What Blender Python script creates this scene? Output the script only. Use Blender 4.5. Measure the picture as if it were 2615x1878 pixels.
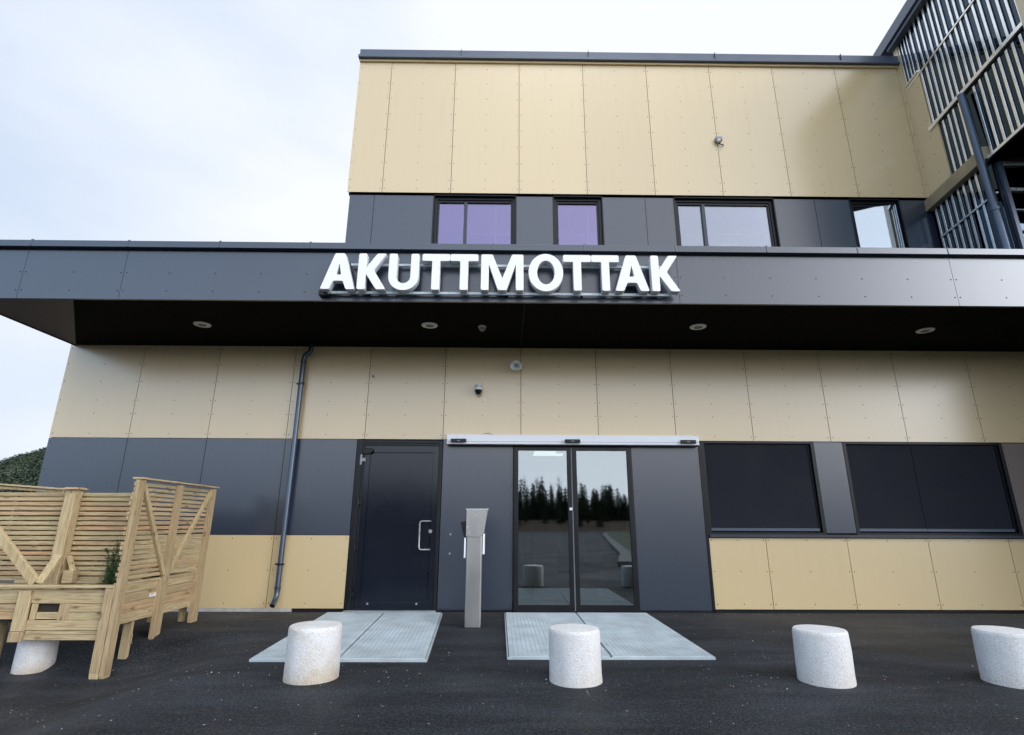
import bpy, bmesh, math, random
from mathutils import Vector, Matrix, noise
random.seed(7)
R = math.radians
sc = bpy.context.scene
for o in list(bpy.data.objects): bpy.data.objects.remove(o)

# ------------------------------------------------------------------ camera
CAM = Vector((0, 0, 1.2)); TH = R(16.07); YAW = R(0.6); ROLL = .004
fwd = Vector((math.sin(YAW)*math.cos(TH), math.cos(YAW)*math.cos(TH), math.sin(TH)))
rt = Vector((math.cos(YAW), -math.sin(YAW), 0)); up = rt.cross(fwd)
r2 = rt*math.cos(ROLL) + up*math.sin(ROLL); u2 = up*math.cos(ROLL) - rt*math.sin(ROLL)
cd = bpy.data.cameras.new('camera'); cam = bpy.data.objects.new('camera', cd)
sc.collection.objects.link(cam)
m = Matrix((r2, u2, -fwd)).transposed().to_4x4(); m.translation = CAM
cam.matrix_world = m
cd.sensor_width = 36; cd.lens = 36*1385/2615; cd.clip_start = .05; cd.clip_end = 3000
sc.camera = cam

# ------------------------------------------------------------------ light
SUN_AZ = R(9); SUN_EL = R(60)          # azimuth measured to the right of straight behind the camera
sdir = Vector((math.sin(SUN_AZ)*math.cos(SUN_EL), -math.cos(SUN_AZ)*math.cos(SUN_EL), math.sin(SUN_EL)))
sl = bpy.data.lights.new('sun', 'SUN'); sl.energy = .5; sl.angle = R(20); sl.color = (1, .965, .92)
so = bpy.data.objects.new('sun', sl); sc.collection.objects.link(so)
so.rotation_euler = sdir.to_track_quat('Z', 'Y').to_euler(); so.location = (5, -5, 20)
sc.view_settings.view_transform = 'Standard'; sc.view_settings.look = 'None'
sc.view_settings.exposure = 0.22; sc.view_settings.gamma = 1
w = bpy.data.worlds.new('World'); sc.world = w; w.use_nodes = True
N = w.node_tree; nt = N.nodes; lk = N.links; nt.clear()
def nn(t, **k):
    n = nt.new(t)
    for a, b in k.items(): setattr(n, a, b)
    return n
tc = nn('ShaderNodeTexCoord')
sky = nn('ShaderNodeTexSky', sky_type='NISHITA', sun_disc=False, sun_elevation=SUN_EL, sun_rotation=math.pi - SUN_AZ, air_density=1.2, dust_density=2.0)
mp = nn('ShaderNodeMapping'); mp.inputs['Scale'].default_value = (1.2, 1.2, 3.2); mp.inputs['Location'].default_value = (.3, .1, .4)
lk.new(tc.outputs['Generated'], mp.inputs['Vector'])
no = nn('ShaderNodeTexNoise'); no.inputs['Scale'].default_value = 1.5; no.inputs['Detail'].default_value = 5; no.inputs['Roughness'].default_value = .5
lk.new(mp.outputs[0], no.inputs['Vector'])
sep = nn('ShaderNodeSeparateXYZ'); lk.new(tc.outputs['Generated'], sep.inputs[0])
def mth(op, a, b=None, c=None, clamp=False):
    n = nn('ShaderNodeMath', operation=op, use_clamp=clamp)
    for i, v in enumerate((a, b, c)):
        if v is None: continue
        if isinstance(v, (int, float)): n.inputs[i].default_value = v
        else: lk.new(v, n.inputs[i])
    return n.outputs[0]
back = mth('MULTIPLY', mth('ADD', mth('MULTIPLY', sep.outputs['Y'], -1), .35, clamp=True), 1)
cov = mth('ADD', mth('MULTIPLY', no.outputs[0], 1.0), mth('MULTIPLY', sep.outputs['X'], 1.0))
cov = mth('ADD', mth('SUBTRACT', cov, mth('MULTIPLY', back, .5)), mth('MULTIPLY_ADD', sep.outputs['Z'], -.45, .92), clamp=True)          # cloud cover, thinner to the left
mx = nn('ShaderNodeMix', data_type='RGBA')
lk.new(cov, mx.inputs['Factor'])
blue = nn('ShaderNodeMix', data_type='RGBA'); blue.inputs['Factor'].default_value = .8
lk.new(sky.outputs[0], blue.inputs['A']); blue.inputs['B'].default_value = (3.5, 5.2, 7.6, 1)
lk.new(blue.outputs['Result'], mx.inputs['A']); mx.inputs['B'].default_value = (8.0, 8.3, 9.0, 1)
def lobe(d, p):
    v = nn('ShaderNodeVectorMath', operation='DOT_PRODUCT'); lk.new(tc.outputs['Generated'], v.inputs[0]); v.inputs[1].default_value = d
    return mth('POWER', mth('MAXIMUM', v.outputs['Value'], 0), p)
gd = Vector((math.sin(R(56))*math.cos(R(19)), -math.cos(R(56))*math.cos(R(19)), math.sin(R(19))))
bri = mth('ADD', mth('ADD', mth('MULTIPLY', back, mth('MULTIPLY_ADD', sep.outputs['Z'], -1.15, 1.28)), 1.04), mth('ADD', mth('MULTIPLY', lobe(sdir, 12), .15), mth('MULTIPLY', lobe(gd, 38), 10.5)))  # sky raised behind the camera; low right glow added for the fascia glare
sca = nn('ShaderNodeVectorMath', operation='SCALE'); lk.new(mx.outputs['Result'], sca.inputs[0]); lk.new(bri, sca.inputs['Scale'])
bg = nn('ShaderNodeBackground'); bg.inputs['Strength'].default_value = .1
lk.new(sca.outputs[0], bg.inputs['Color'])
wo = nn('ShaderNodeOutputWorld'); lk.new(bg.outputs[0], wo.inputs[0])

# ------------------------------------------------------------------ materials
def newmat(name):
    m = bpy.data.materials.new(name); m.use_nodes = True
    return m, m.node_tree, m.node_tree.nodes['Principled BSDF']
def pmat(name, col, rough=.5, metal=0., spec=.5, coat=0., coatr=.1, var=0., vscale=3., bump=0., bscale=60., stretch=(1, 1, 1)):
    m, t, b = newmat(name)
    b.inputs['Base Color'].default_value = (*col, 1); b.inputs['Roughness'].default_value = rough
    b.inputs['Metallic'].default_value = metal; b.inputs['Specular IOR Level'].default_value = spec
    b.inputs['Coat Weight'].default_value = coat; b.inputs['Coat Roughness'].default_value = coatr
    c = t.nodes.new('ShaderNodeTexCoord'); mp = t.nodes.new('ShaderNodeMapping'); mp.inputs['Scale'].default_value = stretch
    t.links.new(c.outputs['Object'], mp.inputs[0])
    if var:
        n = t.nodes.new('ShaderNodeTexNoise'); n.inputs['Scale'].default_value = vscale; n.inputs['Detail'].default_value = 6
        t.links.new(mp.outputs[0], n.inputs['Vector'])
        r = t.nodes.new('ShaderNodeMapRange'); r.inputs['From Min'].default_value = .3; r.inputs['From Max'].default_value = .7
        r.inputs['To Min'].default_value = 1-var; r.inputs['To Max'].default_value = 1+var
        t.links.new(n.outputs[0], r.inputs[0])
        v = t.nodes.new('ShaderNodeVectorMath'); v.operation = 'SCALE'; v.inputs[0].default_value = col
        t.links.new(r.outputs[0], v.inputs['Scale']); t.links.new(v.outputs[0], b.inputs['Base Color'])
        r2 = t.nodes.new('ShaderNodeMapRange'); r2.inputs['From Min'].default_value = .3; r2.inputs['From Max'].default_value = .7
        r2.inputs['To Min'].default_value = rough*.88; r2.inputs['To Max'].default_value = min(1, rough*1.12)
        t.links.new(n.outputs[0], r2.inputs[0]); t.links.new(r2.outputs[0], b.inputs['Roughness'])
    if bump:
        n = t.nodes.new('ShaderNodeTexNoise'); n.inputs['Scale'].default_value = bscale; n.inputs['Detail'].default_value = 4
        t.links.new(mp.outputs[0], n.inputs['Vector'])
        bp = t.nodes.new('ShaderNodeBump'); bp.inputs['Strength'].default_value = bump; bp.inputs['Distance'].default_value = .01
        t.links.new(n.outputs[0], bp.inputs['Height']); t.links.new(bp.outputs[0], b.inputs['Normal'])
    return m
def panel_mat(name, col, rough, metal, spec, streak=.0, isl=.03):
    """coated facade sheet: tiny tone difference between sheets, faint rain streaks, slight waviness"""
    m, t, b = newmat(name); L = t.links
    b.inputs['Metallic'].default_value = metal; b.inputs['Specular IOR Level'].default_value = spec; b.inputs['IOR'].default_value = 1.8 if spec > .5 else 1.45
    c = t.nodes.new('ShaderNodeTexCoord'); g = t.nodes.new('ShaderNodeNewGeometry')
    mp = t.nodes.new('ShaderNodeMapping'); mp.inputs['Scale'].default_value = (9, 9, .7); L.new(c.outputs['Object'], mp.inputs[0])
    n = t.nodes.new('ShaderNodeTexNoise'); n.inputs['Scale'].default_value = 1.4; n.inputs['Detail'].default_value = 6; L.new(mp.outputs[0], n.inputs['Vector'])
    n2 = t.nodes.new('ShaderNodeTexNoise'); n2.inputs['Scale'].default_value = .7; n2.inputs['Detail'].default_value = 3; L.new(c.outputs['Object'], n2.inputs['Vector'])
    r = t.nodes.new('ShaderNodeMapRange'); r.inputs['From Min'].default_value = .56; r.inputs['From Max'].default_value = .8; r.inputs['To Min'].default_value = 1; r.inputs['To Max'].default_value = 1-streak
    L.new(n.outputs[0], r.inputs[0])
    ri = t.nodes.new('ShaderNodeMapRange'); ri.inputs['To Min'].default_value = 1-isl; ri.inputs['To Max'].default_value = 1+isl; L.new(g.outputs['Random Per Island'], ri.inputs[0])
    mu = t.nodes.new('ShaderNodeMath'); mu.operation = 'MULTIPLY'; L.new(r.outputs[0], mu.inputs[0]); L.new(ri.outputs[0], mu.inputs[1])
    v = t.nodes.new('ShaderNodeVectorMath'); v.operation = 'SCALE'; v.inputs[0].default_value = col; L.new(mu.outputs[0], v.inputs['Scale']); L.new(v.outputs[0], b.inputs['Base Color'])
    r3 = t.nodes.new('ShaderNodeMapRange'); r3.inputs['To Min'].default_value = rough; r3.inputs['To Max'].default_value = rough; L.new(n2.outputs[0], r3.inputs[0]); L.new(r3.outputs[0], b.inputs['Roughness'])
    return m
def wood_mat(name, axis):
    m, t, b = newmat(name); L = t.links
    c = t.nodes.new('ShaderNodeTexCoord'); g = t.nodes.new('ShaderNodeNewGeometry')
    add = t.nodes.new('ShaderNodeVectorMath'); add.operation = 'ADD'; L.new(c.outputs['Object'], add.inputs[0])
    sc3 = t.nodes.new('ShaderNodeVectorMath'); sc3.operation = 'SCALE'; sc3.inputs[0].default_value = (7.3, 3.1, 5.7); L.new(g.outputs['Random Per Island'], sc3.inputs['Scale']); L.new(sc3.outputs[0], add.inputs[1])
    mp = t.nodes.new('ShaderNodeMapping'); s = [62, 62, 62]; s[axis] = 2.4; mp.inputs['Scale'].default_value = s; L.new(add.outputs[0], mp.inputs[0])
    n = t.nodes.new('ShaderNodeTexNoise'); n.inputs['Scale'].default_value = 1.5; n.inputs['Detail'].default_value = 7; n.inputs['Distortion'].default_value = 1.2; L.new(mp.outputs[0], n.inputs['Vector'])
    cr = t.nodes.new('ShaderNodeValToRGB'); e = cr.color_ramp.elements
    e[0].position = .3; e[0].color = (.27, .19, .108, 1); e[1].position = .74; e[1].color = (.58, .465, .300, 1)
    k = e.new(.5); k.color = (.46, .348, .205, 1); L.new(n.outputs[0], cr.inputs[0])
    # board to board tone: some greenish, some reddish
    cr2 = t.nodes.new('ShaderNodeValToRGB'); f = cr2.color_ramp.elements
    f[0].position = 0; f[0].color = (.88, .95, .85, 1); f[1].position = 1; f[1].color = (1.15, .93, .82, 1)
    k = f.new(.35); k.color = (1.08, 1.08, 1.0, 1); k = f.new(.7); k.color = (.9, .88, .82, 1)
    L.new(g.outputs['Random Per Island'], cr2.inputs[0])
    mu = t.nodes.new('ShaderNodeMix'); mu.data_type = 'RGBA'; mu.blend_type = 'MULTIPLY'; mu.inputs['Factor'].default_value = 1; L.new(cr.outputs[0], mu.inputs['A']); L.new(cr2.outputs[0], mu.inputs['B'])
    # knots
    mk = t.nodes.new('ShaderNodeMapping'); s = [9, 9, 9]; s[axis] = 3.2; mk.inputs['Scale'].default_value = s; L.new(add.outputs[0], mk.inputs[0])
    vo = t.nodes.new('ShaderNodeTexVoronoi'); vo.inputs['Scale'].default_value = 1.0; L.new(mk.outputs[0], vo.inputs['Vector'])
    kr = t.nodes.new('ShaderNodeMapRange'); kr.inputs['From Min'].default_value = .06; kr.inputs['From Max'].default_value = .17; kr.inputs['To Min'].default_value = .75; kr.inputs['To Max'].default_value = 0; L.new(vo.outputs['Distance'], kr.inputs[0])
    m2 = t.nodes.new('ShaderNodeMix'); m2.data_type = 'RGBA'; L.new(kr.outputs[0], m2.inputs['Factor']); L.new(mu.outputs['Result'], m2.inputs['A']); m2.inputs['B'].default_value = (.17, .085, .035, 1)
    L.new(m2.outputs['Result'], b.inputs['Base Color']); b.inputs['Roughness'].default_value = .72; b.inputs['Specular IOR Level'].default_value = .3
    bp = t.nodes.new('ShaderNodeBump'); bp.inputs['Strength'].default_value = .35; bp.inputs['Distance'].default_value = .004; L.new(n.outputs[0], bp.inputs['Height']); L.new(bp.outputs[0], b.inputs['Normal'])
    return m
def glass_mat(name, refl, tint, trans):
    m = bpy.data.materials.new(name); m.use_nodes = True; t = m.node_tree; t.nodes.clear(); L = t.links
    o = t.nodes.new('ShaderNodeOutputMaterial'); mx = t.nodes.new('ShaderNodeMixShader')
    g = t.nodes.new('ShaderNodeBsdfGlossy'); g.inputs['Roughness'].default_value = .022; g.inputs['Color'].default_value = (*tint, 1)
    tr = t.nodes.new('ShaderNodeBsdfTransparent'); tr.inputs['Color'].default_value = (*trans, 1)
    f = t.nodes.new('ShaderNodeFresnel'); f.inputs['IOR'].default_value = 1.5
    r = t.nodes.new('ShaderNodeMapRange'); r.inputs['To Min'].default_value = refl-.04; r.inputs['To Max'].default_value = 1; L.new(f.outputs[0], r.inputs[0])
    c = t.nodes.new('ShaderNodeTexCoord'); n = t.nodes.new('ShaderNodeTexNoise'); n.inputs['Scale'].default_value = .9; n.inputs['Detail'].default_value = 0; L.new(c.outputs['Object'], n.inputs['Vector'])
    bp = t.nodes.new('ShaderNodeBump'); bp.inputs['Strength'].default_value = .04; bp.inputs['Distance'].default_value = .02; L.new(n.outputs[0], bp.inputs['Height']); L.new(bp.outputs[0], g.inputs['Normal'])
    L.new(r.outputs[0], mx.inputs[0]); L.new(tr.outputs[0], mx.inputs[1]); L.new(g.outputs[0], mx.inputs[2]); L.new(mx.outputs[0], o.inputs[0])
    return m
M = {}
M['beige'] = panel_mat('champagne_cladding', (.64, .485, .255), .25, .0, .75, streak=.045, isl=.05)
M['dark'] = panel_mat('anthracite_cladding', (.023, .033, .052), .27, .0, .56, .06)
M['fascia'] = M['dark']
M['brownsheet'] = panel_mat('brown_soffit_sheet', (.16, .13, .11), .5, .0, .5, .02)
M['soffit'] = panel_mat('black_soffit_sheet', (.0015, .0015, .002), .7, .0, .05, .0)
M['flash'] = pmat('blue_grey_flashing', (.085, .105, .14), .33, .2, .6, var=.06)
M['flashdark'] = pmat('dark_flashing', (.028, .034, .048), .33, .1, .6, var=.06)
M['black'] = pmat('black_backing', (.004, .004, .005), .9, spec=.1)
M['blackmetal'] = pmat('black_powder_coat', (.007, .008, .010), .34, 0, .36, var=.1)
M['rivet'] = pmat('rivet', (.05, .04, .03), .5, .3)
M['doorpaint'] = pmat('navy_black_door_paint', (.007, .010, .018), .14, 0, .42, var=.1, vscale=1.5)
M['alu'] = pmat('white_aluminium', (.86, .87, .89), .35, .0, .5, var=.03, stretch=(.3, 1, 9))
M['steel'] = pmat('brushed_steel', (.44, .43, .41), .33, .85, .5, var=.07, vscale=3, stretch=(3, 3, .8))
M['galv'] = pmat('galvanised_bars', (.50, .56, .58), .5, .15, .5, var=.16, vscale=3.5)
M['white'] = pmat('white_plastic', (.84, .84, .83), .4, var=.02)
M['letter'] = pmat('white_acrylic_letter', (.88, .865, .835), .3, var=.01)
M['letterside'] = pmat('white_letter_return', (.66, .67, .68), .4, var=.02)
M['grey'] = pmat('grey_plastic', (.30, .31, .32), .45, var=.05)
M['lampring'] = pmat('white_lamp_ring', (.80, .80, .79), .4)
M['lamplens'] = pmat('frosted_lens', (.22, .22, .22), .25)
M['pipe'] = pmat('graphite_steel_pipe', (.075, .095, .125), .24, .6, .6, var=.08)
M['plinth'] = pmat('concrete_plinth', (.42, .41, .39), .9, var=.2, vscale=9, bump=.5, bscale=40)
M['blind'] = pmat('charcoal_blind_fabric', (.012, .0135, .02), .8, spec=.25, var=.15, vscale=2, bump=.2, bscale=400, stretch=(1, 1, 1))
M['glassdoor'] = glass_mat('clear_entrance_glass', .25, (.90, .96, 1.0), (.5, .57, .55))
M['glassgreysky'] = glass_mat('upper_glass_grey_reflection', .25, (.84, .88, .98), (.60, .63, .70))  # third upper window: its greyer sky reflection is put into the tint
M['glasspalesky'] = glass_mat('upper_glass_pale_reflection', .38, (.86, .93, 1.0), (.7, .75, .76))  # fourth upper window: its pale sky reflection is put into the tint
M['glassup'] = glass_mat('tinted_upper_glass', .22, (.74, .69, .95), (.66, .6, .82))
M['glasswing'] = glass_mat('dark_curtain_wall_glass', .06, (.6, .8, 1.0), (.03, .045, .065))
M['mull'] = pmat('white_mullion', (.95, .94, .90), .22, .8, var=.12, vscale=6)
M['ledge'] = pmat('tan_metal_ledge', (.36, .28, .17), .5, .1, var=.15)
M['interior'] = pmat('pale_interior_paint', (.55, .56, .53), .8, var=.05)
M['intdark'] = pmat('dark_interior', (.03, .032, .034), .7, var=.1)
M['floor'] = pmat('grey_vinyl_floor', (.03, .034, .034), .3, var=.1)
M['woodx'] = wood_mat('pine_grain_along_x', 0); M['woody'] = wood_mat('pine_grain_along_y', 1); M['woodz'] = wood_mat('pine_grain_along_z', 2)
M['soil'] = pmat('dark_soil', (.03, .022, .015), .95, var=.3, bump=.8, bscale=30)
M['yew'] = pmat('yew_needles', (.035, .085, .022), .6, var=.4, vscale=12)
M['bark'] = pmat('bark', (.10, .07, .045), .9, var=.2)
M['grass'] = pmat('verge_grass', (.035, .055, .018), .9, var=.3, vscale=2)
M['bank'] = pmat('brown_bank', (.07, .048, .03), .95, var=.4, vscale=.5)
M['kerb'] = pmat('kerb_concrete', (.16, .16, .16), .8, var=.1)
def emis(name, col, s):
    m, t, b = newmat(name); b.inputs['Emission Color'].default_value = (*col, 1); b.inputs['Emission Strength'].default_value = s; b.inputs['Base Color'].default_value = (*col, 1)
    return m
M['panel_light'] = emis('ceiling_panel_glow', (1, .93, .80), 1.6)

def asphalt():
    m, t, b = newmat('asphalt'); L = t.links
    c = t.nodes.new('ShaderNodeTexCoord')
    def noi(s, d=5, src=None):
        n = t.nodes.new('ShaderNodeTexNoise'); n.inputs['Scale'].default_value = s; n.inputs['Detail'].default_value = d; L.new(src or c.outputs['Object'], n.inputs['Vector']); return n.outputs[0]
    big = noi(.55, 6); mid = noi(6, 6); fine = noi(62, 6)
    mp = t.nodes.new('ShaderNodeMapping'); mp.inputs['Scale'].default_value = (.8, 2.6, 1); mp.inputs['Rotation'].default_value = (0, 0, .25); L.new(c.outputs['Object'], mp.inputs[0])
    drag = noi(1.1, 7, mp.outputs[0])
    cr = t.nodes.new('ShaderNodeValToRGB'); e = cr.color_ramp.elements
    e[0].position = .36; e[0].color = (.0055, .0068, .009, 1); e[1].position = .64; e[1].color = (.028, .031, .037, 1)
    a = t.nodes.new('ShaderNodeMath'); a.operation = 'MULTIPLY_ADD'; L.new(drag, a.inputs[0]); a.inputs[1].default_value = .55
    a2 = t.nodes.new('ShaderNodeMath'); a2.operation = 'MULTIPLY'; L.new(big, a2.inputs[0]); a2.inputs[1].default_value = .45; L.new(a2.outputs[0], a.inputs[2])
    L.new(a.outputs[0], cr.inputs[0])
    fr = t.nodes.new('ShaderNodeMapRange'); fr.inputs['From Min'].default_value = .3; fr.inputs['From Max'].default_value = .7; fr.inputs['To Min'].default_value = .15; fr.inputs['To Max'].default_value = 2.2; L.new(fine, fr.inputs[0])
    sv = t.nodes.new('ShaderNodeVectorMath'); sv.operation = 'SCALE'; L.new(cr.outputs[0], sv.inputs[0]); L.new(fr.outputs[0], sv.inputs['Scale'])
    # pale stone chips and grit, denser in patches
    vo = t.nodes.new('ShaderNodeTexVoronoi'); vo.inputs['Scale'].default_value = 34; vo.inputs['Randomness'].default_value = 1; L.new(c.outputs['Object'], vo.inputs['Vector'])
    sx = t.nodes.new('ShaderNodeSeparateColor'); L.new(vo.outputs['Color'], sx.inputs[0])
    th = t.nodes.new('ShaderNodeMath'); th.operation = 'GREATER_THAN'; L.new(sx.outputs[0], th.inputs[0]); th.inputs[1].default_value = .978
    sz = t.nodes.new('ShaderNodeMath'); sz.operation = 'MULTIPLY'; L.new(sx.outputs[1], sz.inputs[0]); sz.inputs[1].default_value = .32
    ds = t.nodes.new('ShaderNodeMath'); ds.operation = 'LESS_THAN'; L.new(vo.outputs['Distance'], ds.inputs[0]); L.new(sz.outputs[0], ds.inputs[1])
    ch = t.nodes.new('ShaderNodeMath'); ch.operation = 'MULTIPLY'; L.new(th.outputs[0], ch.inputs[0]); L.new(ds.outputs[0], ch.inputs[1])
    vo2 = t.nodes.new('ShaderNodeTexVoronoi'); vo2.inputs['Scale'].default_value = 95; L.new(c.outputs['Object'], vo2.inputs['Vector'])
    sx2 = t.nodes.new('ShaderNodeSeparateColor'); L.new(vo2.outputs['Color'], sx2.inputs[0])
    th2 = t.nodes.new('ShaderNodeMath'); th2.operation = 'GREATER_THAN'; L.new(sx2.outputs[0], th2.inputs[0]); th2.inputs[1].default_value = .90
    g2 = t.nodes.new('ShaderNodeMath'); g2.operation = 'MULTIPLY'; L.new(th2.outputs[0], g2.inputs[0]); g2.inputs[1].default_value = .10
    mxx = t.nodes.new('ShaderNodeMath'); mxx.operation = 'MAXIMUM'; mxx.use_clamp = True; L.new(ch.outputs[0], mxx.inputs[0]); L.new(g2.outputs[0], mxx.inputs[1])
    m1 = t.nodes.new('ShaderNodeMix'); m1.data_type = 'RGBA'; L.new(mxx.outputs[0], m1.inputs['Factor']); L.new(sv.outputs[0], m1.inputs['A']); m1.inputs['B'].default_value = (.30, .29, .27, 1)
    # dry dust blown against the wall and along scuffs
    sp = t.nodes.new('ShaderNodeSeparateXYZ'); L.new(c.outputs['Object'], sp.inputs[0])
    wl = t.nodes.new('ShaderNodeMapRange'); wl.inputs['From Min'].default_value = 7.2; wl.inputs['From Max'].default_value = 8.3; wl.inputs['To Max'].default_value = .30; L.new(sp.outputs['Y'], wl.inputs[0])
    du = t.nodes.new('ShaderNodeMapRange'); du.inputs['From Min'].default_value = .55; du.inputs['From Max'].default_value = .72; du.inputs['To Max'].default_value = .22; L.new(noi(2.3, 8, mp.outputs[0]), du.inputs[0])
    sm_ = t.nodes.new('ShaderNodeMath'); sm_.operation = 'ADD'; L.new(wl.outputs[0], sm_.inputs[0]); L.new(du.outputs[0], sm_.inputs[1])
    sg = t.nodes.new('ShaderNodeMath'); sg.operation = 'MULTIPLY'; sg.use_clamp = True; L.new(sm_.outputs[0], sg.inputs[0]); L.new(fine, sg.inputs[1])
    m3 = t.nodes.new('ShaderNodeMix'); m3.data_type = 'RGBA'; L.new(sg.outputs[0], m3.inputs['Factor']); L.new(m1.outputs['Result'], m3.inputs['A']); m3.inputs['B'].default_value = (.15, .135, .115, 1)
    L.new(m3.outputs['Result'], b.inputs['Base Color'])
    rr = t.nodes.new('ShaderNodeMapRange'); rr.inputs['From Min'].default_value = .35; rr.inputs['From Max'].default_value = .65; rr.inputs['To Min'].default_value = .55; rr.inputs['To Max'].default_value = .85; L.new(big, rr.inputs[0]); L.new(rr.outputs[0], b.inputs['Roughness'])
    b.inputs['Specular IOR Level'].default_value = .25
    hh = t.nodes.new('ShaderNodeMath'); hh.operation = 'MULTIPLY_ADD'; L.new(mid, hh.inputs[0]); hh.inputs[1].default_value = 1.2; L.new(fine, hh.inputs[2])
    bp = t.nodes.new('ShaderNodeBump'); bp.inputs['Strength'].default_value = .7; bp.inputs['Distance'].default_value = .008; L.new(hh.outputs[0], bp.inputs['Height']); L.new(bp.outputs[0], b.inputs['Normal'])
    return m
M['asphalt'] = asphalt()
def terrazzo(name, stain):
    m, t, b = newmat(name); L = t.links
    c = t.nodes.new('ShaderNodeTexCoord')
    vo = t.nodes.new('ShaderNodeTexVoronoi'); vo.inputs['Scale'].default_value = 150; L.new(c.outputs['Object'], vo.inputs['Vector'])
    sx = t.nodes.new('ShaderNodeSeparateColor'); L.new(vo.outputs['Color'], sx.inputs[0])
    cr = t.nodes.new('ShaderNodeValToRGB'); e = cr.color_ramp.elements
    e[0].position = .0; e[0].color = (.56, .555, .55, 1); e[1].position = 1; e[1].color = (.80, .79, .775, 1); k = e.new(.12); k.color = (.66, .65, .64, 1)
    L.new(sx.outputs[0], cr.inputs[0])
    n = t.nodes.new('ShaderNodeTexNoise'); n.inputs['Scale'].default_value = 5; n.inputs['Detail'].default_value = 6; L.new(c.outputs['Object'], n.inputs['Vector'])
    sp = t.nodes.new('ShaderNodeSeparateXYZ'); L.new(c.outputs['Object'], sp.inputs[0])
    # splash dirt on the lowest part
    a = t.nodes.new('ShaderNodeMapRange'); a.inputs['From Min'].default_value = .0; a.inputs['From Max'].default_value = .13; a.inputs['To Min'].default_value = 1; a.inputs['To Max'].default_value = .0; L.new(sp.outputs['Z'], a.inputs[0])
    nr = t.nodes.new('ShaderNodeMapRange'); nr.inputs['From Min'].default_value = .42; nr.inputs['From Max'].default_value = .7; nr.inputs['To Max'].default_value = .8; L.new(n.outputs[0], nr.inputs[0])
    ad = t.nodes.new('ShaderNodeMath'); ad.operation = 'ADD'; L.new(nr.outputs[0], ad.inputs[0]); L.new(a.outputs[0], ad.inputs[1])
    s = t.nodes.new('ShaderNodeMath'); s.operation = 'MULTIPLY'; s.use_clamp = True; L.new(ad.outputs[0], s.inputs[0]); s.inputs[1].default_value = stain
    mx = t.nodes.new('ShaderNodeMix'); mx.data_type = 'RGBA'; mx.blend_type = 'MULTIPLY'; L.new(s.outputs[0], mx.inputs['Factor']); L.new(cr.outputs[0], mx.inputs['A']); mx.inputs['B'].default_value = (.74, .64, .50, 1)
    L.new(mx.outputs['Result'], b.inputs['Base Color']); b.inputs['Roughness'].default_value = .8; b.inputs['Specular IOR Level'].default_value = .3
    bp = t.nodes.new('ShaderNodeBump'); bp.inputs['Strength'].default_value = .8; bp.inputs['Distance'].default_value = .004; L.new(vo.outputs['Distance'], bp.inputs['Height']); L.new(bp.outputs[0], b.inputs['Normal'])
    return m
M['bollard'] = terrazzo('white_exposed_aggregate', .3)
M['bollardworn'] = terrazzo('stained_exposed_aggregate', .8)

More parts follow.
